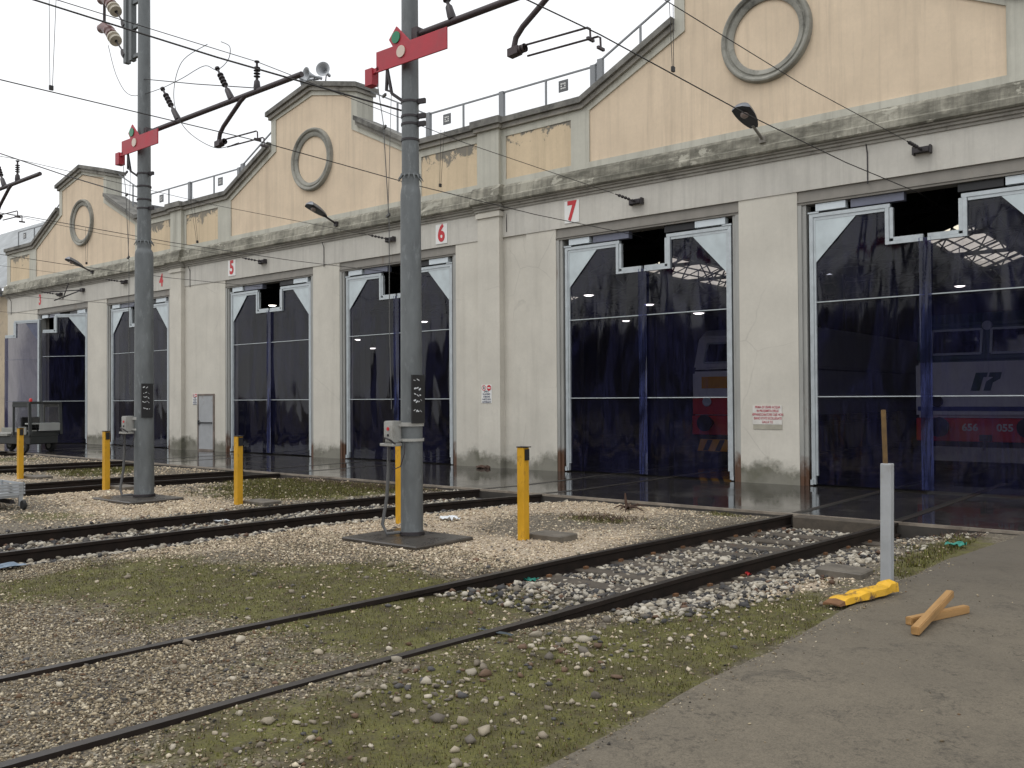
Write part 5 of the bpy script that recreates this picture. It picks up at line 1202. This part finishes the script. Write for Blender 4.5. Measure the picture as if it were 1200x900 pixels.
def free(x, y):
    if x > -2.66 or y > APE-.08 or on_rail(x,y): return False
    if abs(x+8.28) < .66 and abs(y-7.92) < .5: return False
    if abs(x+15.47) < .66 and abs(y-8.19) < .5: return False
    return True
def visible(x, y):
    # roughly inside the view cone, with margin for a step to the side
    f_ = -x*math.sin(PHI)+y*math.cos(PHI); r_ = x*math.cos(PHI)+y*math.sin(PHI)
    return f_ > 2.6 and abs(r_) < f_*.66+1.2
def d_small(x, y):
    if not visible(x,y) or not free(x,y): return 0
    m_ = moss(x,y); return max(.03,(.95-.95*min(1,m_*1.15))*(.75+.9*mnoise.noise((x*1.1,y*1.1,7))))*(1 if y < 5 else .6)
pts = scatter(85000,-10.8,-2.7,1.6,7.8,d_small); o = stones('gravel',pts,np.clip(rng.lognormal(math.log(.0082),.38,len(pts)),.004,.026),'mix',(OV,OF)); tag(o,'small mixed gravel strewn over the mossy ground near the camera','gravel',kind='stuff')
def d_pale(x, y):
    if not visible(x,y) or not free(x,y): return 0
    return min(1,blob(x,y,PALE))*.9+.06
pts = scatter(26000,-19,-2.7,5.0,13.0,d_pale); o = stones('pale_gravel',pts,np.clip(rng.lognormal(math.log(.014),.35,len(pts)),.008,.035),'pale',(OV,OF)); tag(o,'pale beige gravel heaped round the masts and posts','gravel',kind='stuff')
def d_ball(x, y):
    if not free(x,y): return 0
    dx = x-lerp_pts(y,TR[8])
    if y > 6.0 and -.725 < dx < .725: return ((.95 if y < 11 else .7) if y > 7 else .3)*(.55 if y > 7.6 and y < 11.6 and abs(((y-7.0+.31)%.62)-.31) < .10 else 1)
    if 6.2 < y < 12 and .8 < dx < 2.0: return .9*(1-smooth(1.1,2.0,dx))*(1-smooth(10.5,12,y))*smooth(6.0,7.5,y)
    if y > 12 and dx > .8 and x < -2.7: return .12
    dx = x-lerp_pts(y,TR[7])
    if -.725 < dx < .725: return .8
    if .8 < dx < 1.9: return .85*(1-smooth(1.2,1.9,dx))
    if -1.1 < dx < -.8: return .3
    return 0
pts = scatter(24000,-14,-2.7,1.5,13.0,d_ball,60); o = stones('ballast',pts,np.clip(rng.lognormal(math.log(.0225),.35,len(pts)),.011,.05),'ballast',(IV,IF),.1); tag(o,'coarse white and black ballast between and beside the rails','ballast',kind='stuff')
def d_loose(x, y):
    if not free(x,y) or not visible(x,y): return 0
    return .9*math.exp(-((x+3.75)/.65)**2-((y-4.6)/1.9)**2)*(.3+1.4*max(0,mnoise.noise((x*1.6,y*1.6,9))+.2))+.05*math.exp(-((x+6)/3)**2)
pts = scatter(1000,-9,-2.75,2.0,8.5,d_loose,80); o = stones('loose_stones',pts,np.clip(rng.lognormal(math.log(.0165),.45,len(pts)),.008,.055),'loose',(IV,IF),.25); tag(o,'scattered larger stones in the moss beside the pavement','stones',kind='stuff')
def d_far(x, y):
    if not free(x,y): return 0
    return .7-.6*min(1,moss(x,y))
pts = scatter(9000,-32,-13,5.5,13,d_far); o = stones('far_gravel',pts,np.clip(rng.lognormal(math.log(.022),.35,len(pts)),.012,.05),'pale',(OV,OF)); tag(o,'pale gravel between the farther tracks','gravel',kind='stuff')
P_ = [(x,y,.012) for x,y in zip(np.concatenate([rng.uniform(-2.6,3.5,1500),-2.62+np.abs(rng.normal(0,.09,900))]),rng.uniform(1.5,10.5,2400)) if rng.random() < .18+.7*max(0,mnoise.noise((x*.8,y*.8,3)))+.5*math.exp(-(x+2.6)/.15)]
o = stones('pavement_crumbs',P_,np.clip(rng.lognormal(math.log(.006),.4,len(P_)),.003,.016),'mix',(OV,OF)); tag(o,'crumbs of dirt and small stones on the concrete pavement','crumbs',kind='stuff')
# short grass and moss blades
def d_grass(x, y):
    if not visible(x,y) or not free(x,y): return 0
    m_ = moss(x,y)+.6*mnoise.noise((x*1.8,y*1.8,11))+.45*mnoise.noise((x*6,y*6,13)); return min(1,max(0,(m_-.42)*2.0))
def grass(name, pts, hmin, hmax, wd, label):
    P = np.array(pts); n3 = len(P); a_ = rng.uniform(0,2*np.pi,n3); h = rng.uniform(hmin,hmax,n3); lean = rng.uniform(0,.8,n3)
    r_ = np.stack([np.cos(a_),np.sin(a_),np.zeros(n3)],1); u_ = np.stack([-np.sin(a_)*lean*h,np.cos(a_)*lean*h,h],1); w_ = (wd*rng.uniform(.6,1.3,n3))[:,None]
    base = P-np.array([0,0,.004]); V = np.stack([base-r_*w_,base+r_*w_,base+u_],1).reshape(-1,3); Fc = np.arange(n3*3).reshape(-1,3)
    pal = np.array([(.100,.100,.015),(.15,.148,.022),(.065,.064,.012),(.10,.068,.022),(.04,.028,.012)]); cc = pal[rng.choice(5,n3,p=[.3,.22,.22,.16,.10])]*rng.uniform(.8,1.25,(n3,1))
    o = mesh_from_np(name, V, Fc, np.repeat(cc,3,0), mGrass); tag(o,label,'grass',kind='stuff')
grass('grass', scatter(42000,-10.8,-2.66,2.2,8.5,d_grass), .008,.034,.0035,'short moss and grass over the gravel near the camera')
grass('far_grass', scatter(26000,-25,-2.66,8.5,13.0,d_grass), .015,.06,.007,'short grass between the masts and the apron')
grass('edge_grass', [(x,y,.0) for x,y in zip(-2.70+rng.normal(0,.045,2600),rng.uniform(1.8,12.3,2600)) if mnoise.noise((y*2.3,0,4)) > .0], .006,.028,.0035,'ragged grass growing over the edge of the pavement')
def d_weed(x, y): return min(1,blob(x,y,[(-7.5,11.1,.5,.25,1),(-13.6,12.3,1.3,.35,1),(-15.8,12.4,.8,.3,.7),(-2.9,12.4,.35,.25,.6)])) if free(x,y) else 0
P_ = scatter(2600,-17,-2.7,10.4,13,d_weed,60)
m = MB()
for x,y,z in P_:
    a_ = random.uniform(0,6.28); h = random.uniform(.03,.14); q = Vector((x+math.cos(a_)*h*.9,y+math.sin(a_)*h*.9,z+h*random.uniform(.3,1))); m.add([(x-.005,y,z),(x+.005,y,z),q],[(0,1,2)])
tag(m.build('dead_weeds', mTwig),'dark dead weeds along the apron edge','weeds',kind='stuff')
